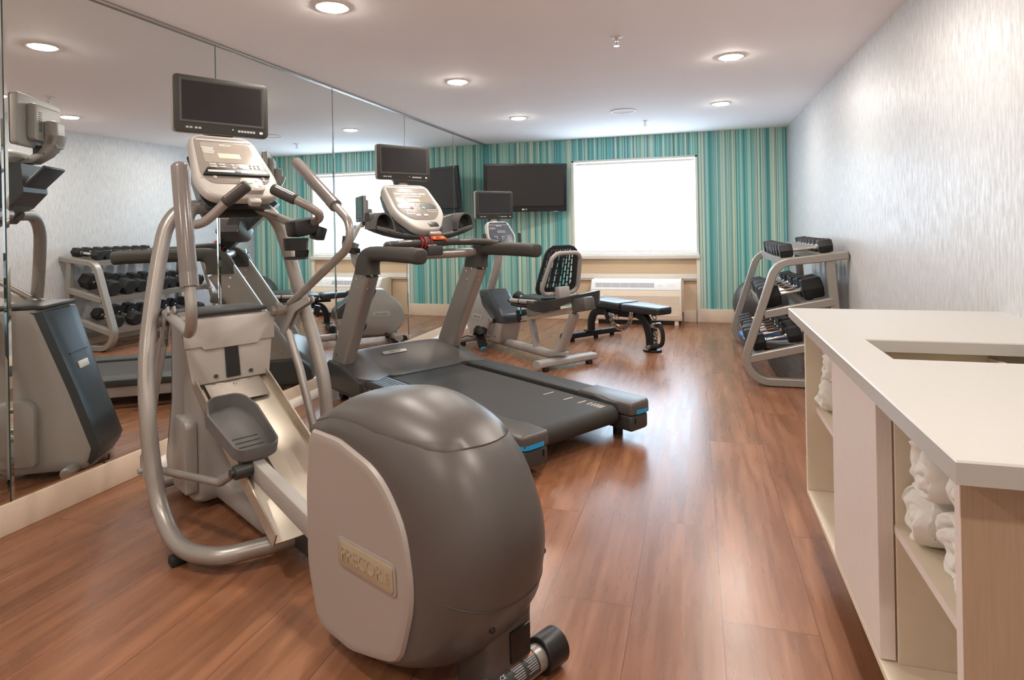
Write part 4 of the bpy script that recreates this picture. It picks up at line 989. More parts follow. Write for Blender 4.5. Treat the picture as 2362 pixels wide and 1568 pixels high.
# dark bowl behind the console with cup and accessory wings
def bowl(y):
    a = abs(y) / 0.44
    zb = 1.175 + 0.085 * a ** 2.2; zt = 1.30 + 0.09 * min(1, a * 1.3)
    x0, x1 = 1.50 + 0.03 * a, 1.72 - 0.05 * a
    return [V((p, y, q)) for p, q in rpoly([(x0, zb, 0.03), (x1, zb + 0.01, 0.05), (x1 + 0.03, zt, 0.03), (x1 - 0.05, zt, 0.02), (x0 + 0.05, zb + 0.035, 0.02), (x0 - 0.01, zb + 0.045, 0.008)], 4)]
tr = G().rings([bowl(y) for y in (-0.425, -0.42, -0.38, -0.3, -0.2, -0.1, 0, 0.1, 0.2, 0.3, 0.38, 0.42, 0.425)]).o('accessory_tray', 'dark', tm, sharp=50)
for s in (1, -1):
    G().sweep(crom([(1.60, s * 0.27, 1.255), (1.60, s * 0.29, 1.33), (1.60, s * 0.325, 1.372), (1.60, s * 0.37, 1.38), (1.60, s * 0.41, 1.35), (1.60, s * 0.43, 1.27)], 5), [(-0.006, -0.075), (0.006, -0.075), (0.006, 0.075), (-0.006, 0.075)], upv=(1, 0, 0)).o('bottle_pocket', 'graph2', tr)
    G().box((1.522, s * 0.345, 1.262), (0.012, 0.15, 0.03), rot=(R(s * 14), 0, 0), bev=0.005).o('front_lip', 'graph2', tr)
G().rings([[CP(a * hw, bb, -0.075 - dp) for a, dp in ((-1, 0.0), (1, 0.0), (0.96, 0.05), (0.75, 0.085), (-0.75, 0.085), (-0.96, 0.05))] for bb, hw in ((-0.30, 0.10), (-0.26, 0.15), (-0.16, 0.205), (-0.02, 0.215), (0.12, 0.20), (0.22, 0.18), (0.24, 0.16))]).o('console_back', 'navy', tm)
G().rings([[V((x + a, b, z)) for a, b in rrect(0.10, w_, 0.03)] for x, z, w_ in ((1.50, 1.14, 0.10), (1.53, 1.19, 0.12), (1.60, 1.26, 0.22))]).o('console_neck', 'silver2', tm)
monitor(tm, (1.845, 0.0, 1.785), 0.475, 0.272, 0.0, 'ledr')
G().rings([[V((x + a, b, z)) for a, b in rrect(0.09, 0.10, 0.03)] for x, z in ((1.86, 1.57), (1.905, 1.62), (1.945, 1.68), (1.96, 1.73))]).o('monitor_arm', 'silver2', tm)
tc_ = tag(G().tube(crom([(-2.35, 4.95, 0.005), (-2.5, 4.82, 0.006), (-2.70, 4.72, 0.02), (-2.78, 4.60, 0.06), (-2.795, 4.5, 0.16)], 6), 0.006, 8).o('power_cord', 'black'), 'black power cord at the skirting behind the treadmill hood', 'cord')

# ================================================================== recumbent bike (local x forward, y left)
bk = thing('recumbent_bike', 'silver recumbent exercise bike with mesh backrest behind the treadmill', 'exercise bike', (-1.134, 5.423, 0), R(139.5))
fb = G().sweep([V((0.02, -0.345, 0.062)), V((0.02, 0.305, 0.062))], rpoly([(-0.055, -0.028, 0.02), (0.055, -0.028, 0.02), (0.05, 0.03, 0.02), (-0.05, 0.03, 0.02)])).o('rear_foot_bar', 'silver2', bk)
for y in (-0.27, 0.22): G().rod((0.0, y, 0.0), (0.0, y, 0.038), 0.032, rnd=0.008).o('rubber_foot', 'rubber', fb)
rr_ = crom([(1.55, 0, 0.085), (0.9, 0, 0.085), (0.45, 0, 0.085), (0.22, 0, 0.088), (0.10, 0, 0.12), (0.02, 0, 0.22), (-0.10, 0, 0.42), (-0.14, 0, 0.50)], 6)
G().sweep(rr_, rrect(0.085, 0.075, 0.03, 4), upv=(1, 0, 0.3)).o('main_rail', 'silver2', bk)
G().box((0.10, 0.0, 0.105), (0.18, 0.10, 0.03), rot=(0, R(12), 0), bev=0.006).o('gusset', 'silver2', bk)
G().sweep([V((0.44, 0, 0.09)), V((0.53, 0, 0.42))], rrect(0.06, 0.05, 0.01), upv=(1, 0, 0)).o('front_strut', 'silver2', bk)
# slanted seat rail and carriage
ra, rb_ = V((0.70, 0, 0.355)), V((-0.20, 0, 0.545)); rd = (rb_ - ra).normalized()
sr = G().sweep([ra, rb_], rrect(0.07, 0.05, 0.006)).o('seat_rail', 'alu', bk)
rn = V((-rd.z, 0, rd.x)); rn = rn if rn.z > 0 else -rn
G().box(rb_ + V((-0.06, 0, 0.045)), (0.19, 0.125, 0.115), rot=(0, math.atan2(rd.z, -rd.x) * 1.0, 0), bev=0.02).o('rail_end_cap', 'graph', bk)
G().box(ra + V((0.0, 0, 0.03)), (0.03, 0.10, 0.12), rot=(0, R(12), 0), bev=0.004).o('front_stop', 'black', bk)
G().box((0.33, 0, 0.487), (0.44, 0.085, 0.085), rot=(0, R(12), 0), bev=0.006).o('carriage', 'silver', bk)
g = G()
for x, z in ((0.45, 0.475), (0.36, 0.50), (0.18, 0.525)): g.rod((x, 0.04, z), (x, 0.05, z), 0.012, 10)
g.os('carriage_bolt', 'chrome', bk)
G().box((0.0, 0, 0.585), (0.26, 0.07, 0.05), rot=(0, R(12), 0), bev=0.02).o('roller_housing', 'grey', bk)
# seat pan with long handle tray
G().rings([[V((x, yy, z)) for x, yy in [(p + 0.30, q_) for p, q_ in rpoly([(-0.27 * k, -0.21 * k, 0.08), (0.20 * k, -0.17 * k, 0.09), (0.20 * k, 0.17 * k, 0.09), (-0.27 * k, 0.21 * k, 0.08)])]] for z, k in ((0.565, 0.92), (0.575, 1.0), (0.605, 1.0), (0.622, 0.9), (0.618, 0.5))]).o('seat_pad', 'vinyl', bk)
for s in (1, -1):
    hr = G().tube(crom([(0.06, s * 0.275, 0.60), (0.20, s * 0.275, 0.594), (0.34, s * 0.275, 0.588), (0.46, s * 0.275, 0.584)], 4), 0.021, 14).o('seat_handle', 'silver2', bk)
    G().rod((0.455, s * 0.275, 0.584), (0.49, s * 0.275, 0.583), 0.0225, rnd=0.01).rod((0.315, s * 0.275, 0.588), (0.302, s * 0.275, 0.589), 0.0235).os('handle_collar', 'black', hr)
    G().tube([(0.44, s * 0.275, 0.555), (0.34, s * 0.272, 0.547), (0.24, s * 0.26, 0.552), (0.10, s * 0.24, 0.572)], 0.018, 10).o('squeeze_lever', 'black', hr)
# moulded tray wrapping the back of the seat
tp = [(0.17, 0.285, 0.606, 0.535), (0.06, 0.284, 0.610, 0.520), (-0.06, 0.265, 0.622, 0.520), (-0.13, 0.215, 0.638, 0.545), (-0.175, 0.14, 0.652, 0.595), (-0.195, 0.05, 0.664, 0.618), (-0.20, -0.06, 0.674, 0.610), (-0.20, -0.16, 0.684, 0.585), (-0.19, -0.225, 0.690, 0.572), (-0.15, -0.275, 0.68, 0.560), (-0.06, -0.29, 0.65, 0.540), (0.15, -0.285, 0.606, 0.535)]
rs = []; P_ = [V(p[:2]) for p in tp]
for i_, p in enumerate(tp):
    t_ = (P_[min(i_ + 1, len(P_) - 1)] - P_[max(i_ - 1, 0)]).normalized(); n_ = V((t_.y, -t_.x))
    rs.append([V((p[0] + n_.x * a, p[1] + n_.y * a, z)) for a, z in ((0.012, p[2]), (-0.03, p[2]), (-0.03, p[2] - 0.006), (0.004, p[2] - 0.01), (-0.002, p[3]), (0.006, p[3]))])
G().rings(rs).o('seat_tray', 'dark', bk, sharp=45)
G().tube(fillet([(0.62, 0.06, 0.42), (0.62, 0.06, 0.52), (0.58, 0.09, 0.53)], 0.01), 0.009, 8).box((0.63, 0.06, 0.535), (0.10, 0.03, 0.012), bev=0.004).o('adjust_lever', 'teal', bk)
G().box((0.68, 0.0, 0.40), (0.04, 0.09, 0.10), rot=(0, R(12), 0), bev=0.004).o('rail_front_cap', 'black', bk)
# backrest: ring frame plus mesh shell with slots
bt = R(20); bo = V((0.03, 0.03, 0.0))
def BP(y, z, n=0.0):       # z measured along the recline, n toward the rear
    d = z - 0.66
    return V((0.07 - d * math.sin(bt) - n * math.cos(bt), 0.03 + y, 0.66 + d * math.cos(bt) - n * math.sin(bt)))
rp = rpoly([(-0.205, 0.675, 0.07), (0.215, 0.675, 0.07), (0.155, 1.065, 0.09), (-0.15, 1.065, 0.09)], 7)
fr = G().tube([BP(a, b, 0.03) for a, b in rp], 0.0195, 14, closed=True).o('backrest_frame', 'silver2', bk)
sh_o = rpoly([(-0.235, 0.635, 0.09), (0.24, 0.635, 0.09), (0.185, 1.10, 0.11), (-0.18, 1.10, 0.11)], 8)
# shell: solid border + slotted web made of bars
def curve_n(y): return -0.03 + 0.0 * y - 0.05 + 0.9 * y * y
g = G()
inn = rpoly([(-0.185, 0.70, 0.05), (0.19, 0.70, 0.05), (0.14, 1.065, 0.06), (-0.135, 1.065, 0.06)], 8)
k_ = len(sh_o)
g.rings([[BP(a, b, curve_n(a)) for a, b in sh_o], [BP(a, b, curve_n(a) + 0.012) for a, b in sh_o], [BP(a, b, curve_n(a) + 0.012) for a, b in inn], [BP(a, b, curve_n(a)) for a, b in inn]], cap=False, close=True)
web = []
def half_w(z): return 0.19 + (0.14 - 0.19) * (z - 0.70) / 0.365
nb = 11
for i in range(nb + 1):       # vertical ribs
    f = -1 + 2 * i / nb
    g.sweep([BP(f * half_w(z), z, curve_n(f * half_w(z)) + 0.006) for z in (0.69, 0.78, 0.88, 0.98, 1.075)], [(-0.0062, -0.004), (0.0062, -0.004), (0.0062, 0.004), (-0.0062, 0.004)], upv=(1, 0, 0))
for i in range(nb):           # staggered bridges between the ribs
    f0, f1 = -1 + 2 * i / nb, -1 + 2 * (i + 1) / nb
    for k in range(6):
        z = 0.705 + 0.068 * k + (0.034 if i % 2 else 0.0)
        if z > 1.06: continue
        w0, w1 = half_w(z) * f0, half_w(z) * f1
        g.box((BP((w0 + w1) / 2, z, curve_n((w0 + w1) / 2) + 0.006)), (0.007, abs(w1 - w0) + 0.004, 0.013))
for s in (1, -1):             # solid S-shaped band across the web
    g.sweep(crom([BP(s * 0.03, 0.72, curve_n(0.03) + 0.006), BP(s * 0.045, 0.85, curve_n(0.045) + 0.006), BP(s * 0.02, 0.95, curve_n(0.02) + 0.006), BP(s * 0.10, 1.04, curve_n(0.1) + 0.006)], 6), [(-0.014, -0.005), (0.014, -0.005), (0.014, 0.005), (-0.014, 0.005)], upv=(1, 0, 0))
g.o('backrest', 'vinyl', bk)
G().prism(rrect(0.085, 0.13, 0.03, 5), (-0.02, 0.03, 0.60), (1, 0, -0.1), (0, 1, 0), 0.13, bev=0.012).o('backrest_post', 'silver2', bk)
# shroud
pf = rpoly([(1.42, 0.59, 0.05), (1.20, 0.605, 0.04), (1.10, 0.53, 0.08), (0.93, 0.41, 0.10), (0.872, 0.36, 0.10), (0.866, 0.29, 0.05), (0.945, 0.085, 0.04), (1.50, 0.075, 0.12), (1.66, 0.20, 0.2), (1.62, 0.40, 0.2)], 6)
cxx, czz = 1.22, 0.32
def srf(k, y): return [V((cxx + (a - cxx) * k, y, czz + (b - czz) * k)) for a, b in pf]
shr = G().rings([srf(0.93, -0.12), srf(0.985, -0.108), srf(1.0, -0.08), srf(1.0, 0.08), srf(0.985, 0.108), srf(0.93, 0.12)]).o('shroud', 'silver2', bk, sharp=50)
hood = rpoly([(1.335, 0.606, 0.02), (1.14, 0.618, 0.04), (1.095, 0.565, 0.08), (0.935, 0.448, 0.08), (0.858, 0.385, 0.08), (0.846, 0.300, 0.008), (1.0, 0.292, 0.03), (1.06, 0.322, 0.06), (1.262, 0.452, 0.08)], 6)
hx, hz = 1.06, 0.43
def hrf(k, y): return [V((hx + (a - hx) * k, y, hz + (b - hz) * k)) for a, b in hood]
G().rings([hrf(0.9, -0.128), hrf(0.97, -0.122), hrf(1.0, -0.09), hrf(1.0, 0.09), hrf(0.97, 0.122), hrf(0.9, 0.128)]).o('shroud_hood', 'navy', shr, sharp=50)
bx = V((-1, 0, 0.02)).normalized()
bd = G().prism(rrect(0.20, 0.062, 0.03, 8), (1.37, 0.1205, 0.315), bx, Z, 0.004, bev=0.0012).o('badge', 'pale', shr)
text_part('badge_lettering', 'PRECOR', 0.036, (1.37, 0.1250, 0.315), bx, Z, 0.001, 'dark_ink', shr)
g = G(); g.rod((1.02, 0.11, 0.15), (1.02, 0.123, 0.15), 0.008, 8).rod((1.24, 0.12, 0.54), (1.24, 0.131, 0.54), 0.008, 8); g.os('screw', 'black', shr)
# cranks and pedals (shoe style with strap)
G().rod((1.02, -0.16, 0.31), (1.02, 0.17, 0.31), 0.022).o('crank_axle', 'black', bk)
for s, ang in ((1, -100), (-1, 62)):
    a = V((1.02, s * 0.165, 0.32))
    if s > 0: e = V((1.09, s * 0.165, 0.155))
    else: e = V((1.06, s * 0.165, 0.485))
    cr_ = G().sweep([a, e], rrect(0.022, 0.034, 0.008, 3), upv=(0, 1, 0)).rod(a - V((0, s * 0.012, 0)), a + V((0, s * 0.016, 0)), 0.03, rnd=0.004).rod(e - V((0, s * 0.012, 0)), e + V((0, s * 0.016, 0)), 0.022).o('crank_arm', 'silver', bk)
    pt = R(58 if s > 0 else 20); fx = V((math.cos(pt), 0, math.sin(pt))); fz = V((-math.sin(pt), 0, math.cos(pt)))
    pc_ = e + V((0.01, s * 0.075, 0.0))
    def q(x, yv, z): return pc_ + fx * x + V((0, yv, 0)) + fz * z
    pd = G().rings([[q(x * k, yv * k, z) for x, yv in rpoly([(-0.12, -0.048, 0.03), (0.12, -0.048, 0.045), (0.12, 0.048, 0.045), (-0.12, 0.048, 0.03)])] for z, k in ((-0.03, 0.9), (-0.02, 1.0), (0.0, 1.0), (0.006, 0.96))]).o('pedal', 'black', bk)
    G().sweep(crom([q(0.02, -0.05, 0.0), q(0.03, -0.045, 0.05), q(0.035, 0.0, 0.075), q(0.03, 0.045, 0.05), q(0.02, 0.05, 0.0)], 6), [(-0.035, -0.004), (0.035, -0.004), (0.035, 0.004), (-0.035, 0.004)], upv=fz).o('strap', 'rubber', pd)
    G().rod(q(-0.125, -0.02, -0.01), q(-0.125, 0.03, -0.01), 0.017, rnd=0.005).o('strap_buckle', 'teal' if s < 0 else 'blue', pd)
# front foot bar, wheels
ff = G().sweep([V((1.52, -0.27, 0.065)), V((1.52, 0.33, 0.065))], rrect(0.085, 0.062, 0.025, 4)).o('front_foot_bar', 'silver2', bk)
for s in (1, -1):
    G().rod((1.58, s * 0.25 - 0.012 + 0.03, 0.045), (1.58, s * 0.25 + 0.012 + 0.03, 0.045), 0.042, 20, rnd=0.006).o('wheel', 'rubber', ff)
    G().rod((1.50, s * 0.20 + 0.03, 0.0), (1.50, s * 0.20 + 0.03, 0.04), 0.03).o('rubber_foot', 'rubber', ff)
# post, handle horns, console, monitor
G().tube(crom([(1.33, 0, 0.52), (1.22, 0, 0.72), (1.13, 0, 0.90), (1.10, 0, 1.05), (1.12, 0, 1.12)], 5), 0.047, 18).o('console_post', 'silver2', bk)
a_, b_ = V((1.02, 0, 1.10)), V((1.11, 0, 1.32)); ct = R(30)
out = rpoly([(-0.145, -0.15, 0.08), (0.145, -0.15, 0.08), (0.175, -0.03, 0.15), (0.135, 0.145, 0.06), (-0.135, 0.145, 0.06), (-0.175, -0.03, 0.15)], 8)
fc_ = rpoly([(-0.125, -0.13, 0.06), (0.125, -0.13, 0.06), (0.15, -0.03, 0.1), (0.115, 0.115, 0.03), (-0.115, 0.115, 0.03), (-0.15, -0.03, 0.1)], 8)
co, CP, cux, cuy = console(bk, (1.055, 0.0, 1.205), ct, out, 0.05, fc_, 'navy2', 'pale')
G().prism(rrect(0.21, 0.02, 0.004), CP(0, 0.118, 0.003), cux, cuy, 0.001).o('upper_window', 'navy2', co)
G().prism(rrect(0.245, 0.004, 0.001), CP(0, 0.098, 0.0028), cux, cuy, 0.0012).o('trim_line', 'pale', co)
text_part('logo', 'PRECOR', 0.017, CP(0, 0.085, 0.0032), cux, cuy, 0.0006, 'white_ink', co)
G().prism(rrect(0.10, 0.034, 0.004), CP(0.01, 0.015, 0.0028), cux, cuy, 0.001).o('readout', mat('grey_readout', (120, 122, 124), 0.2), co)
G().prism(rrect(0.07, 0.022, 0.004), CP(-0.085, 0.055, 0.0028), cux, cuy, 0.001).prism(rrect(0.25, 0.003, 0.001), CP(0, -0.02, 0.0028), cux, cuy, 0.001).o('printed_lines', 'dark_ink', co)
g = G(); n3 = cux.cross(cuy)
for i in range(3):
    for j in range(3): g.lathe(CP(0.07 + i * 0.02, -0.035 - j * 0.018, 0.002), n3, [(0, 0.006), (0.003, 0.005)], 8)
for a, b in ((-0.06, -0.04), (-0.085, -0.04), (-0.06, -0.06), (0.0, -0.045), (0.022, -0.045), (0.0, -0.07)): g.lathe(CP(a, b, 0.002), n3, [(0, 0.008), (0.003, 0.007)], 8)
g.os('button', 'grey', co)
for s in (1, -1):
    G().tube(crom([(1.11, s * 0.03, 1.02), (1.06, s * 0.13, 1.03), (1.02, s * 0.20, 1.08), (1.03, s * 0.215, 1.20)], 6), 0.02, 12).o('fixed_handle', 'foam', bk)
G().box((1.10, 0, 1.035), (0.12, 0.20, 0.06), bev=0.02).o('handle_bracket', 'black', bk)
monitor(bk, (1.17, 0.0, 1.50), 0.462, 0.292, 0.0)
G().rings([[V((x + a, b, z)) for a, b in rrect(0.08, 0.09, 0.03)] for x, z in ((1.17, 1.29), (1.215, 1.34), (1.255, 1.39), (1.27, 1.43))]).o('monitor_arm', 'silver2', bk)
bc_ = tag(G().tube(crom([(-2.30, 6.20, 0.10), (-2.36, 6.16, 0.115), (-2.42, 6.08, 0.085), (-2.50, 6.05, 0.02), (-2.66, 6.12, 0.006), (-2.77, 6.25, 0.02)], 6), 0.006, 8).o('power_cord', 'black'), 'short black cord at the front foot of the recumbent bike', 'cord')

# ================================================================== adjustable bench (local x from the single leg back to the foot bar)
bn = thing('weight_bench', 'black adjustable weight bench standing flat in front of the air conditioner', 'bench', (-0.425, 6.30, 0), R(142))
bar = G().sweep([V((0.935, -0.46, 0.062)), V((0.935, 0.36, 0.062))], rrect(0.085, 0.06, 0.015, 3)).o('foot_bar', 'blackmetal', bn)
for y in (-0.35, -0.1, 0.25): G().rod((0.935, y, 0), (0.935, y, 0.034), 0.026).o('rubber_foot', 'rubber', bar)
for s, y in ((1, 0.37), (-1, -0.47)): G().rod((0.935, y - s * 0.025, 0.055), (0.935, y + s * 0.02, 0.055), 0.05 if s > 0 else 0.035, rnd=0.008).o('wheel' if s > 0 else 'bar_cap', 'rubber', bar)
G().box((0.90, -0.02, 0.098), (0.12, 0.17, 0.012), bev=0.003).o('base_plate', 'blackmetal', bn)
sp_ = crom([(0.90, 0, 0.09), (0.895, 0, 0.20), (0.85, 0, 0.29), (0.76, 0, 0.325), (0.5, 0, 0.335), (0.25, 0, 0.345), (0.12, 0, 0.355)], 7)
G().sweep(sp_, rrect(0.06, 0.075, 0.012, 3), upv=(0.6, 0, 0.8)).o('main_spine', 'blackmetal', bn)
lg_ = crom([(0.20, 0, 0.365), (0.12, 0, 0.33), (0.06, 0, 0.25), (0.025, 0, 0.14), (0.02, 0, 0.02)], 7)
leg = G().sweep(lg_, rrect(0.075, 0.095, 0.012, 3), upv=(1, 0, 0.25)).o('front_leg', 'blackmetal', bn)
G().prism([(0.10 * math.cos(a), 0.085 * math.sin(a)) for a in [2 * PI * k / 28 for k in range(28)]], (0.01, 0, 0.0), X, Y, 0.022, bev=0.006).o('foot_plate', 'blackmetal', leg)
G().box((-0.0285, 0, 0.145), (0.006, 0.058, 0.17), rot=(0, R(1), 0), bev=0.002).o('name_plate', 'dark', leg)
text_part('name_lettering', 'TAG', 0.066, (-0.0325, 0.0, 0.140), (0, 0, 1), (0, 1, 0), 0.0015, 'white_ink', leg)
hd_ = G().tube(crom([(-0.035, 0, 0.262), (-0.085, 0, 0.262), (-0.12, 0, 0.215), (-0.125, 0, 0.13), (-0.10, 0, 0.075), (-0.05, 0.03, 0.06), (-0.02, 0.09, 0.055)], 7), 0.021, 14).o('lift_handle', 'rubber', bn)
G().rod((-0.02, 0.085, 0.055), (-0.02, 0.115, 0.052), 0.024).rod((-0.03, 0.045, 0.262), (-0.03, -0.07, 0.262), 0.022).os('handle_end', 'chrome', hd_)
def pad(name, x0, x1, w0, w1, z, tilt=0.0, r=0.05):
    o_ = rpoly([(x0, -w0, r), (x1, -w1, r), (x1, w1, r), (x0, w0, r)], 6)
    cx = (x0 + x1) / 2
    def rg(k, dz): return [V((cx + (a - cx) * k, b * k, z + dz + (a - cx) * math.tan(tilt))) for a, b in o_]
    return G().rings([rg(0.95, -0.07), rg(0.99, -0.062), rg(1.0, -0.045), rg(1.0, -0.022), rg(0.985, -0.006), rg(0.93, 0.0), rg(0.5, 0.003)]).o(name, 'vinyl', bn, sharp=60)
pad('seat_pad', -0.17, 0.31, 0.11, 0.165, 0.455, R(1))
pad('back_pad', 0.325, 0.80, 0.165, 0.165, 0.468, R(1), 0.03)
pad('head_pad', 0.815, 1.16, 0.165, 0.11, 0.477, R(1), 0.06)
arc = [(0.40 + 0.175 * math.cos(a), 0.335 + 0.175 * math.sin(a)) for a in [PI + PI * k / 18 for k in range(19)]]
arc += [(0.40 + 0.125 * math.cos(a), 0.335 + 0.125 * math.sin(a)) for a in [2 * PI - PI * k / 18 for k in range(19)]]
ap = G().prism(arc, (0, 0.045, 0), X, Z, -0.006).o('angle_plate', 'chrome', bn)
g = G()
for k in range(9):
    a = PI * 1.12 + PI * 0.78 * k / 8; g.rod((0.40 + 0.15 * math.cos(a), 0.044, 0.335 + 0.15 * math.sin(a)), (0.40 + 0.15 * math.cos(a), 0.0525, 0.335 + 0.15 * math.sin(a)), 0.008, 10)
g.os('plate_hole', 'black', ap)
G().box((0.235, 0.05, 0.375), (0.05, 0.01, 0.15), rot=(0, R(-8), 0), bev=0.004).o('seat_bracket', 'chrome', bn)
G().rod((0.44, 0.04, 0.33), (0.44, 0.10, 0.33), 0.011).ball((0.44, 0.105, 0.33), 0.022).tube([(0.40 + 0.022 * math.cos(a), 0.10, 0.305 + 0.022 * math.sin(a)) for a in [2 * PI * k / 14 for k in range(14)]], 0.006, 8, closed=True).o('pull_pin', 'chrome', bn)
G().tube([(0.02 + 0.022 * math.cos(a), -0.05, 0.33 + 0.022 * math.sin(a)) for a in [2 * PI * k / 14 for k in range(14)]], 0.006, 8, closed=True).rod((0.04, -0.03, 0.345), (0.04, -0.055, 0.345), 0.009).o('pull_ring', 'chrome', bn)
G().box((0.60, 0.03, 0.30), (0.06, 0.05, 0.10), rot=(0, R(30), 0), bev=0.004).box((0.30, 0, 0.372), (0.30, 0.06, 0.03)).box((0.70, 0, 0.375), (0.5, 0.05, 0.03)).o('pad_bracket', 'blackmetal', bn)

# ================================================================== dumbbell rack against the right wall
RY0, RY1 = 5.14, 6.65
rk = thing('dumbbell_rack', 'grey three-tier metal dumbbell rack against the right wall', 'dumbbell rack', (0, 0, 0))
tiers = [((0.37, 0.215), (1.00, 0.375)), ((0.49, 0.565), (0.985, 0.675)), ((0.62, 0.968), (1.02, 1.018))]
pr = rrect(0.07, 0.058, 0.006, 1)
for yy in (RY0, RY1):
    path = fillet([(1.01, yy, 0.035), (0.300, yy, 0.035), (0.592, yy, 0.948), (1.088, yy, 1.008)], [0.17, 0.15], 10)
    f = G()
    # explicit in-plane frame so the section stays square round the bends
    P_ = [V(p) for p in path]; rs = []
    for i, p in enumerate(P_):
        t = (P_[min(i + 1, len(P_) - 1)] - P_[max(i - 1, 0)]).normalized(); n_ = V((-t.z, 0, t.x))
        rs.append([p + V((0, a, 0)) + n_ * b for a, b in pr])
    f = f.rings(rs).o('side_frame', 'rack', rk, sharp=25)
    G().sweep([V((0.965, yy, 0.975)), V((1.035, yy, 0.03))], rrect(0.055, 0.065, 0.005, 1), upv=(1, 0, 0)).o('rear_post', 'rack', f, sharp=25)
    for (a, b) in tiers[:2]:
        G().sweep([V((a[0] + 0.01, yy, a[1] - 0.012)), V((b[0], yy, b[1] - 0.014))], rrect(0.062, 0.06, 0.005, 1)).o('tier_rail', 'rack', f, sharp=25)
    G().box((1.088, yy, 1.008), (0.008, 0.068, 0.056), rot=(0, R(-7), 0), bev=0.002).o('end_plug', 'black', f)
    g = G()
    for x in (0.54, 0.95): g.box((x, yy, 0.004), (0.05, 0.06, 0.008), bev=0.002)
    g.os('rubber_foot', 'rubber', f)
for k, (a, b) in enumerate(tiers):
    a, b = V((a[0], 0, a[1])), V((b[0], 0, b[1])); d = (b - a).normalized(); n_ = V((-d.z, 0, d.x))
    for t_, nm in ((0.10 if k < 2 else 0.06, 'front_shelf_rail'), (0.62 if k < 2 else 0.72, 'rear_shelf_rail')):
        c = a + (b - a) * t_
        sec = [(-0.02, 0.004), (0.075, 0.004), (0.075, -0.001), (-0.015, -0.001), (-0.015, -0.055), (-0.02, -0.055)]
        G().rings([[c + d * p + n_ * (q_ + 0.012) + V((0, yy, 0)) for p, q_ in sec] for yy in (RY0 + 0.03, RY1 - 0.03)]).o(nm, 'rack', rk, sharp=20)
G().sweep([V((1.02, RY0, 0.12)), V((1.02, RY1, 0.12))], rrect(0.05, 0.05, 0.006, 2)).o('rear_cross_bar', 'rack', rk)

# hex dumbbells: one prototype mesh set per size, copied part by part
def hexpoly(r, rot=0.0): return [(r * math.cos(R(60 * k + 30) + rot), r * math.sin(R(60 * k + 30) + rot)) for k in range(6)]
def make_db(hl, hr, gl):
    t = bpy.data.objects.new('dumbbell', None); C.objects.link(t); t.empty_display_size = 0.05
    tot = gl + 2 * hl
    hnd = G()._tubefix([V((-gl / 2 - 0.005, 0, 0)), V((-gl / 2 + 0.008, 0, 0)), V((-gl / 2 + 0.012, 0, 0)), V((-gl / 4, 0, 0)), V((0, 0, 0)), V((gl / 4, 0, 0)), V((gl / 2 - 0.012, 0, 0)), V((gl / 2 - 0.008, 0, 0)), V((gl / 2 + 0.005, 0, 0))], [0.018, 0.018, 0.0135, 0.0148, 0.0165, 0.0148, 0.0135, 0.018, 0.018], V(X), 16).o('handle', 'chrome', t)
    for s in (-1, 1):
        rs = []
        for f, k in ((0.0, 0.84), (0.05, 0.95), (0.12, 1.0), (0.88, 1.0), (0.95, 0.96), (1.0, 0.86)):
            rs.append([V((s * (gl / 2 + hl * f), b, a)) for a, b in rpoly([(p, q_, hr * 0.06) for p, q_ in hexpoly(hr * k)], 1)])
        h = G().rings(rs).o('hex_head', 'rubber', t, sharp=24)
    return t
def dup(root, name='dumbbell'):
    r_ = root.copy(); C.objects.link(r_)
    for ch in list(root.children):
        c = ch.copy(); C.objects.link(c); c.parent = r_
        for gch in ch.children:
            d = gch.copy(); C.objects.link(d); d.parent = c
    return r_
sizes = {'s': (0.095, 0.056, 0.185), 'm': (0.105, 0.068, 0.165), 'l': (0.145, 0.092, 0.165), 'b': (0.122, 0.078, 0.165)}
protos = {}
rows = [
    (2, 'top tier', [('s', 5.215), ('s', 5.33), ('s', 5.46), ('s', 5.575), ('s', 5.705), ('s', 5.82), ('s', 5.96), ('s', 6.08), ('s', 6.28)], 0.82),
    (1, 'middle tier', [('l', 5.27), ('l', 5.465), ('b', 5.645), ('b', 5.805), ('b', 5.965), ('m', 6.115), ('m', 6.256), ('m', 6.397), ('m', 6.538)], 0.725),
    (0, 'bottom tier', [('m', 5.26), ('b', 5.46), ('b', 5.63), ('m', 5.80), ('m', 5.95), ('m', 6.10), ('m', 6.25), ('m', 6.42)], 0.60)]
ordn = ['first', 'second', 'third', 'fourth', 'fifth', 'sixth', 'seventh', 'eighth', 'ninth']
for ti, nm, lst, cx in rows:
    a, b = tiers[ti]; sl_ = (b[1] - a[1]) / (b[0] - a[0]); an = math.atan(sl_)
    for k, (sz, yy) in enumerate(lst):
        hl, hr, gl = sizes[sz]
        if sz not in protos: t = protos[sz] = make_db(hl, hr, gl)
        else: t = dup(protos[sz])
        zt = a[1] + sl_ * (cx - a[0]) + 0.018
        dx = random.uniform(-0.012, 0.012)
        t.location = (cx + dx - (hr * 0.9) * math.sin(an), yy, zt + sl_ * dx + hr * 0.866 / math.cos(an) * 1.0)
        t.rotation_euler = (R(random.choice((0, 60, 120))) + R(random.uniform(-2, 2)), -an, R(random.uniform(-1.2, 1.2))); t.rotation_mode = 'XYZ'
        tag(t, '%s black hex dumbbell from the counter end on the %s of the rack' % (ordn[k], nm), 'dumbbell', 'dumbbells on the ' + nm)

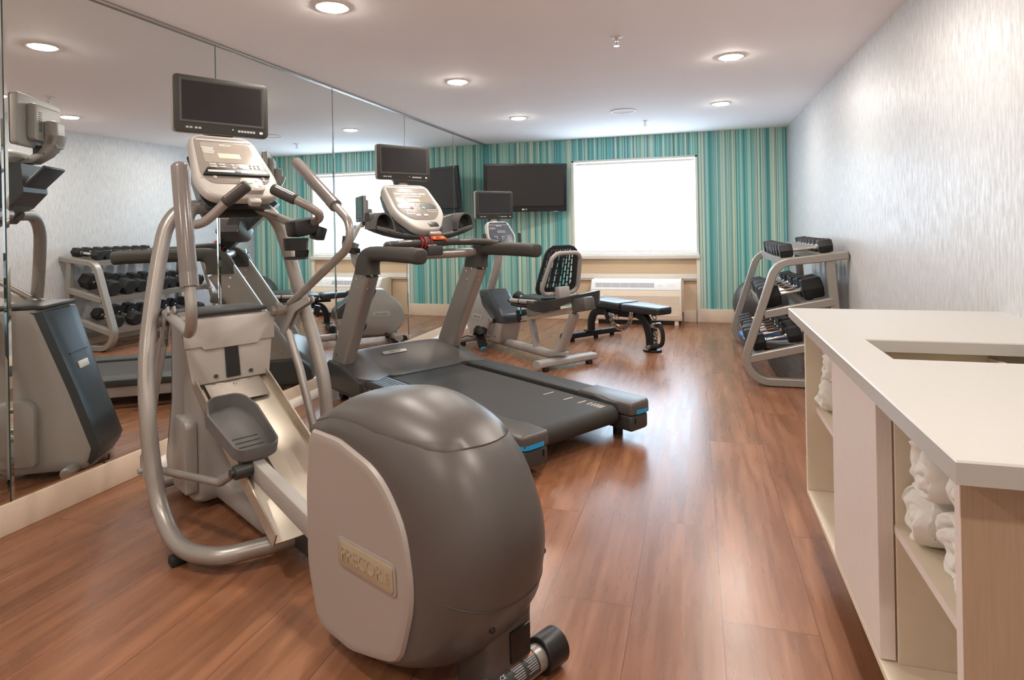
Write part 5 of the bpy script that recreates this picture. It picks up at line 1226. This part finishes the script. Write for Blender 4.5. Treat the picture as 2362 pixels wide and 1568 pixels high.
# exercise ball and balance dome
bl = G().ball((0, 0, 0), 0.305, seg=48, rg=32)
bo = bl.o('exercise_ball', 'ball', None, sharp=80); bo.location = (0.72, 7.83, 0.305); bo.rotation_euler = (R(62), R(18), 0)
tag(bo, 'large dark grey exercise ball in the corner behind the dumbbell rack', 'exercise ball')
g = G()
for k in range(-7, 8):
    z = k * 0.034; r = math.sqrt(0.305 ** 2 - z * z)
    g.tube([(r * math.cos(a), r * math.sin(a), z) for a in [2 * PI * j / 56 for j in range(56)]], 0.0028, 6, closed=True)
g.o('ribs', 'ball', bo)
bz = thing('balance_trainer', 'blue balance dome with white rim on the floor past the far end of the rack', 'balance trainer', (0.69, 7.02, 0))
G().lathe((0, 0, 0.05), (0, 0, 1), [(0, 0.285)] + [(0.135 * math.sin(a), 0.285 * math.cos(a)) for a in [PI / 2 * k / 8 for k in range(1, 9)]], 36).o('dome', 'bosu', bz)
G().lathe((0, 0, 0.035), (0, 0, 1), [(0, 0.29), (0.006, 0.30), (0.022, 0.30), (0.03, 0.288)], 36).o('rim', 'white_ink', bz)
G().lathe((0, 0, 0.0), (0, 0, 1), [(0, 0.26), (0.01, 0.29), (0.036, 0.292)], 36).o('platform', 'dark', bz)

# ================================================================== towel cabinet and counter
CX, CY0, CY1, CZ0, CZ1 = 0.403, 1.16, 2.66, 0.198, 0.876
cb = thing('towel_cabinet', 'pale laminate cabinet with two open towel cubbies under the white counter', 'cabinet', (0, 0, 0))
D1, D0 = 2.150, 1.652
W = 0.022
g = G()
g.box(((CX + XR) / 2, (CY0 + CY1) / 2, CZ0 + 0.01), (XR - CX, CY1 - CY0, 0.02), bev=0.0015)
g.o('bottom_board', 'cream', cb, flat=True)
for y, mt_, x0 in ((CY1 - W / 2, 'cream', CX), (D1 + W / 2, 'cream', CX + 0.02), (D0 + W / 2, 'cream', CX + 0.038)):
    G().box(((x0 + XR) / 2, y, (CZ0 + 0.02 + CZ1) / 2), (XR - x0, W, CZ1 - CZ0 - 0.02), bev=0.0015).o('upright_board', mt_, cb, flat=True)
ep = G().box(((CX + XR) / 2, CY0 + W / 2 + 0.001, (CZ0 + CZ1) / 2 + 0.01), (XR - CX, W, CZ1 - CZ0 - 0.02), bev=0.0015).o('end_panel', mat('brown_lit_laminate', (176, 150, 126), 0.5, 0, 0.4, 0.05, 25, 0.03, 0, (12, 12, 0.5)), cb, flat=True)  # greige laminate with the dim brown light on this end put into its colour
G().box((CX - 0.0006, CY0 + W / 2 + 0.001, (CZ0 + CZ1) / 2 + 0.01), (0.0015, W, CZ1 - CZ0 - 0.02)).o('edge_band', 'greige', ep, flat=True)
G().box((0.83, (CY0 + CY1) / 2, (CZ0 + CZ1) / 2), (0.015, CY1 - CY0 - 2 * W, CZ1 - CZ0 - 0.04)).o('back_board', 'cream', cb, flat=True)
dr = G().box((CX + 0.017, (D0 + D1) / 2, (CZ0 + 0.02 + CZ1) / 2), (0.034, D1 - D0 - 0.004, CZ1 - CZ0 - 0.03), bev=0.0015).o('tilt_door', 'greige', cb, flat=True)
for y0, y1 in ((CY0 + W, D0), (D1 + W, CY1 - W)):
    sh_ = G().box(((CX + 0.036 + 0.823) / 2, (y0 + y1) / 2, 0.537), (0.823 - CX - 0.036, y1 - y0, 0.02), bev=0.001).o('shelf', 'cream', cb, flat=True)
    G().box((CX + 0.0355, (y0 + y1) / 2, 0.537), (0.0015, y1 - y0, 0.02)).o('edge_band', 'greige', sh_, flat=True)
KX, K0, K1, KZ = 0.361, 1.055, 2.765, 0.912
hx0, hx1, hy0, hy1 = 0.482, 0.95, 1.79, 2.07
def rect(x0, x1, y0, y1, z): return [V((x0, y0, z)), V((x1, y0, z)), V((x1, y1, z)), V((x0, y1, z))]
e_ = 0.003
ct_ = G().rings([rect(KX, XR, K0, K1, KZ - 0.036), rect(KX, XR, K0, K1, KZ - e_), rect(KX + e_, XR, K0 + e_, K1 - e_, KZ), rect(hx0 - e_, hx1 + e_, hy0 - e_, hy1 + e_, KZ), rect(hx0, hx1, hy0, hy1, KZ - e_), rect(hx0, hx1, hy0, hy1, KZ - 0.036)], cap=False, close=True).o('countertop', 'counter', None, sharp=20)
tag(ct_, 'white stone countertop with a long slot cut out, on the towel cabinet', 'countertop')

# rolled towels
from mathutils import noise
def towel(r, ln, seed):
    """rolled terry towel lying along x: lumpy roll with a spiral fold at the aisle end"""
    rnd = random.Random(seed); nth = 72; off = V((rnd.uniform(0, 50), rnd.uniform(0, 50), rnd.uniform(0, 50))); a0 = rnd.uniform(0, 6.28); pitch = r / 2.3
    def lump(p, k): return noise.noise(V(p) * k + off)
    rs = []
    for q_ in [k / 17 for k in range(18)]:           # end face, centre outwards
        ring = []
        for j in range(nth):
            a = 2 * PI * j / nth; rr = r * 0.93 * q_; f = (rr / pitch - (a + a0) / (2 * PI)) % 1.0
            groove = -0.024 * math.exp(-((min(f, 1 - f)) / 0.13) ** 2) * min(1, q_ * 3)
            y, z = rr * math.cos(a), rr * math.sin(a)
            x = -groove + 0.024 * lump((0, y, z), 22) + 0.007 * lump((0, y, z), 60) + 0.022 * max(0, q_ - 0.80) / 0.20 * max(0, q_ - 0.80) / 0.20
            ring.append(V((x, y * (1 + 0.05 * lump((0, y, z), 9)), z)))
        rs.append(ring)
    for u in [0.03, 0.08, 0.16, 0.28, 0.42, 0.58, 0.74, 0.88, 0.97]:
        ring = []
        for j in range(nth):
            a = 2 * PI * j / nth; c, s_ = math.cos(a), math.sin(a)
            k = r * (0.93 + 0.07 * lump((u * ln * 0.6, c * r, s_ * r), 14) + 0.025 * lump((u * ln, c * r, s_ * r), 55))
            if u > 0.9: k *= 0.8
            ring.append(V((0.02 + u * ln, k * c, k * s_)))
        rs.append(ring)
    return G().rings(rs).o('rolled_towel', 'towel', None, sharp=80)
tw_ = [
    ('near', [(1.565, 0), (1.415, 0), (1.265, 0), (1.49, 1), (1.335, 1)]),
    ('far', [(2.555, 0), (2.405, 0), (2.25, 0), (2.48, 1), (2.325, 1)])]
tl_ = {('near', 0): 'rolled white towel in the near cubby, bottom row, against the far side board',
       ('near', 1): 'rolled white towel in the middle of the bottom row in the near cubby',
       ('near', 2): 'rolled white towel in the near cubby, bottom row, tucked against the end panel',
       ('near', 3): 'rolled white towel on top of the near cubby pile, farther from the end panel',
       ('near', 4): 'rolled white towel on top of the near cubby pile, next to the end panel',
       ('far', 0): 'rolled white towel in the far cubby, bottom row, against the outer board',
       ('far', 1): 'rolled white towel in the middle of the bottom row in the far cubby',
       ('far', 2): 'rolled white towel in the far cubby, bottom row, beside the door',
       ('far', 3): 'rolled white towel on top of the far cubby pile, nearer the dumbbell rack',
       ('far', 4): 'rolled white towel on top of the far cubby pile, nearer the door'}
for nm, lst in tw_:
    for k, (yy, lv) in enumerate(lst):
        r = 0.0735 + 0.0012 * ((k * 7) % 3 - 1)
        o = towel(r, 0.33, 11 + k * 3 + (50 if nm == 'far' else 0))
        o.location = (CX + 0.042 + 0.010 * ((k * 5) % 3), yy, 0.547 + r * 0.985 + lv * 0.126)
        tag(o, tl_[(nm, k)], 'towel', 'rolled towels in the %s cubby' % nm)
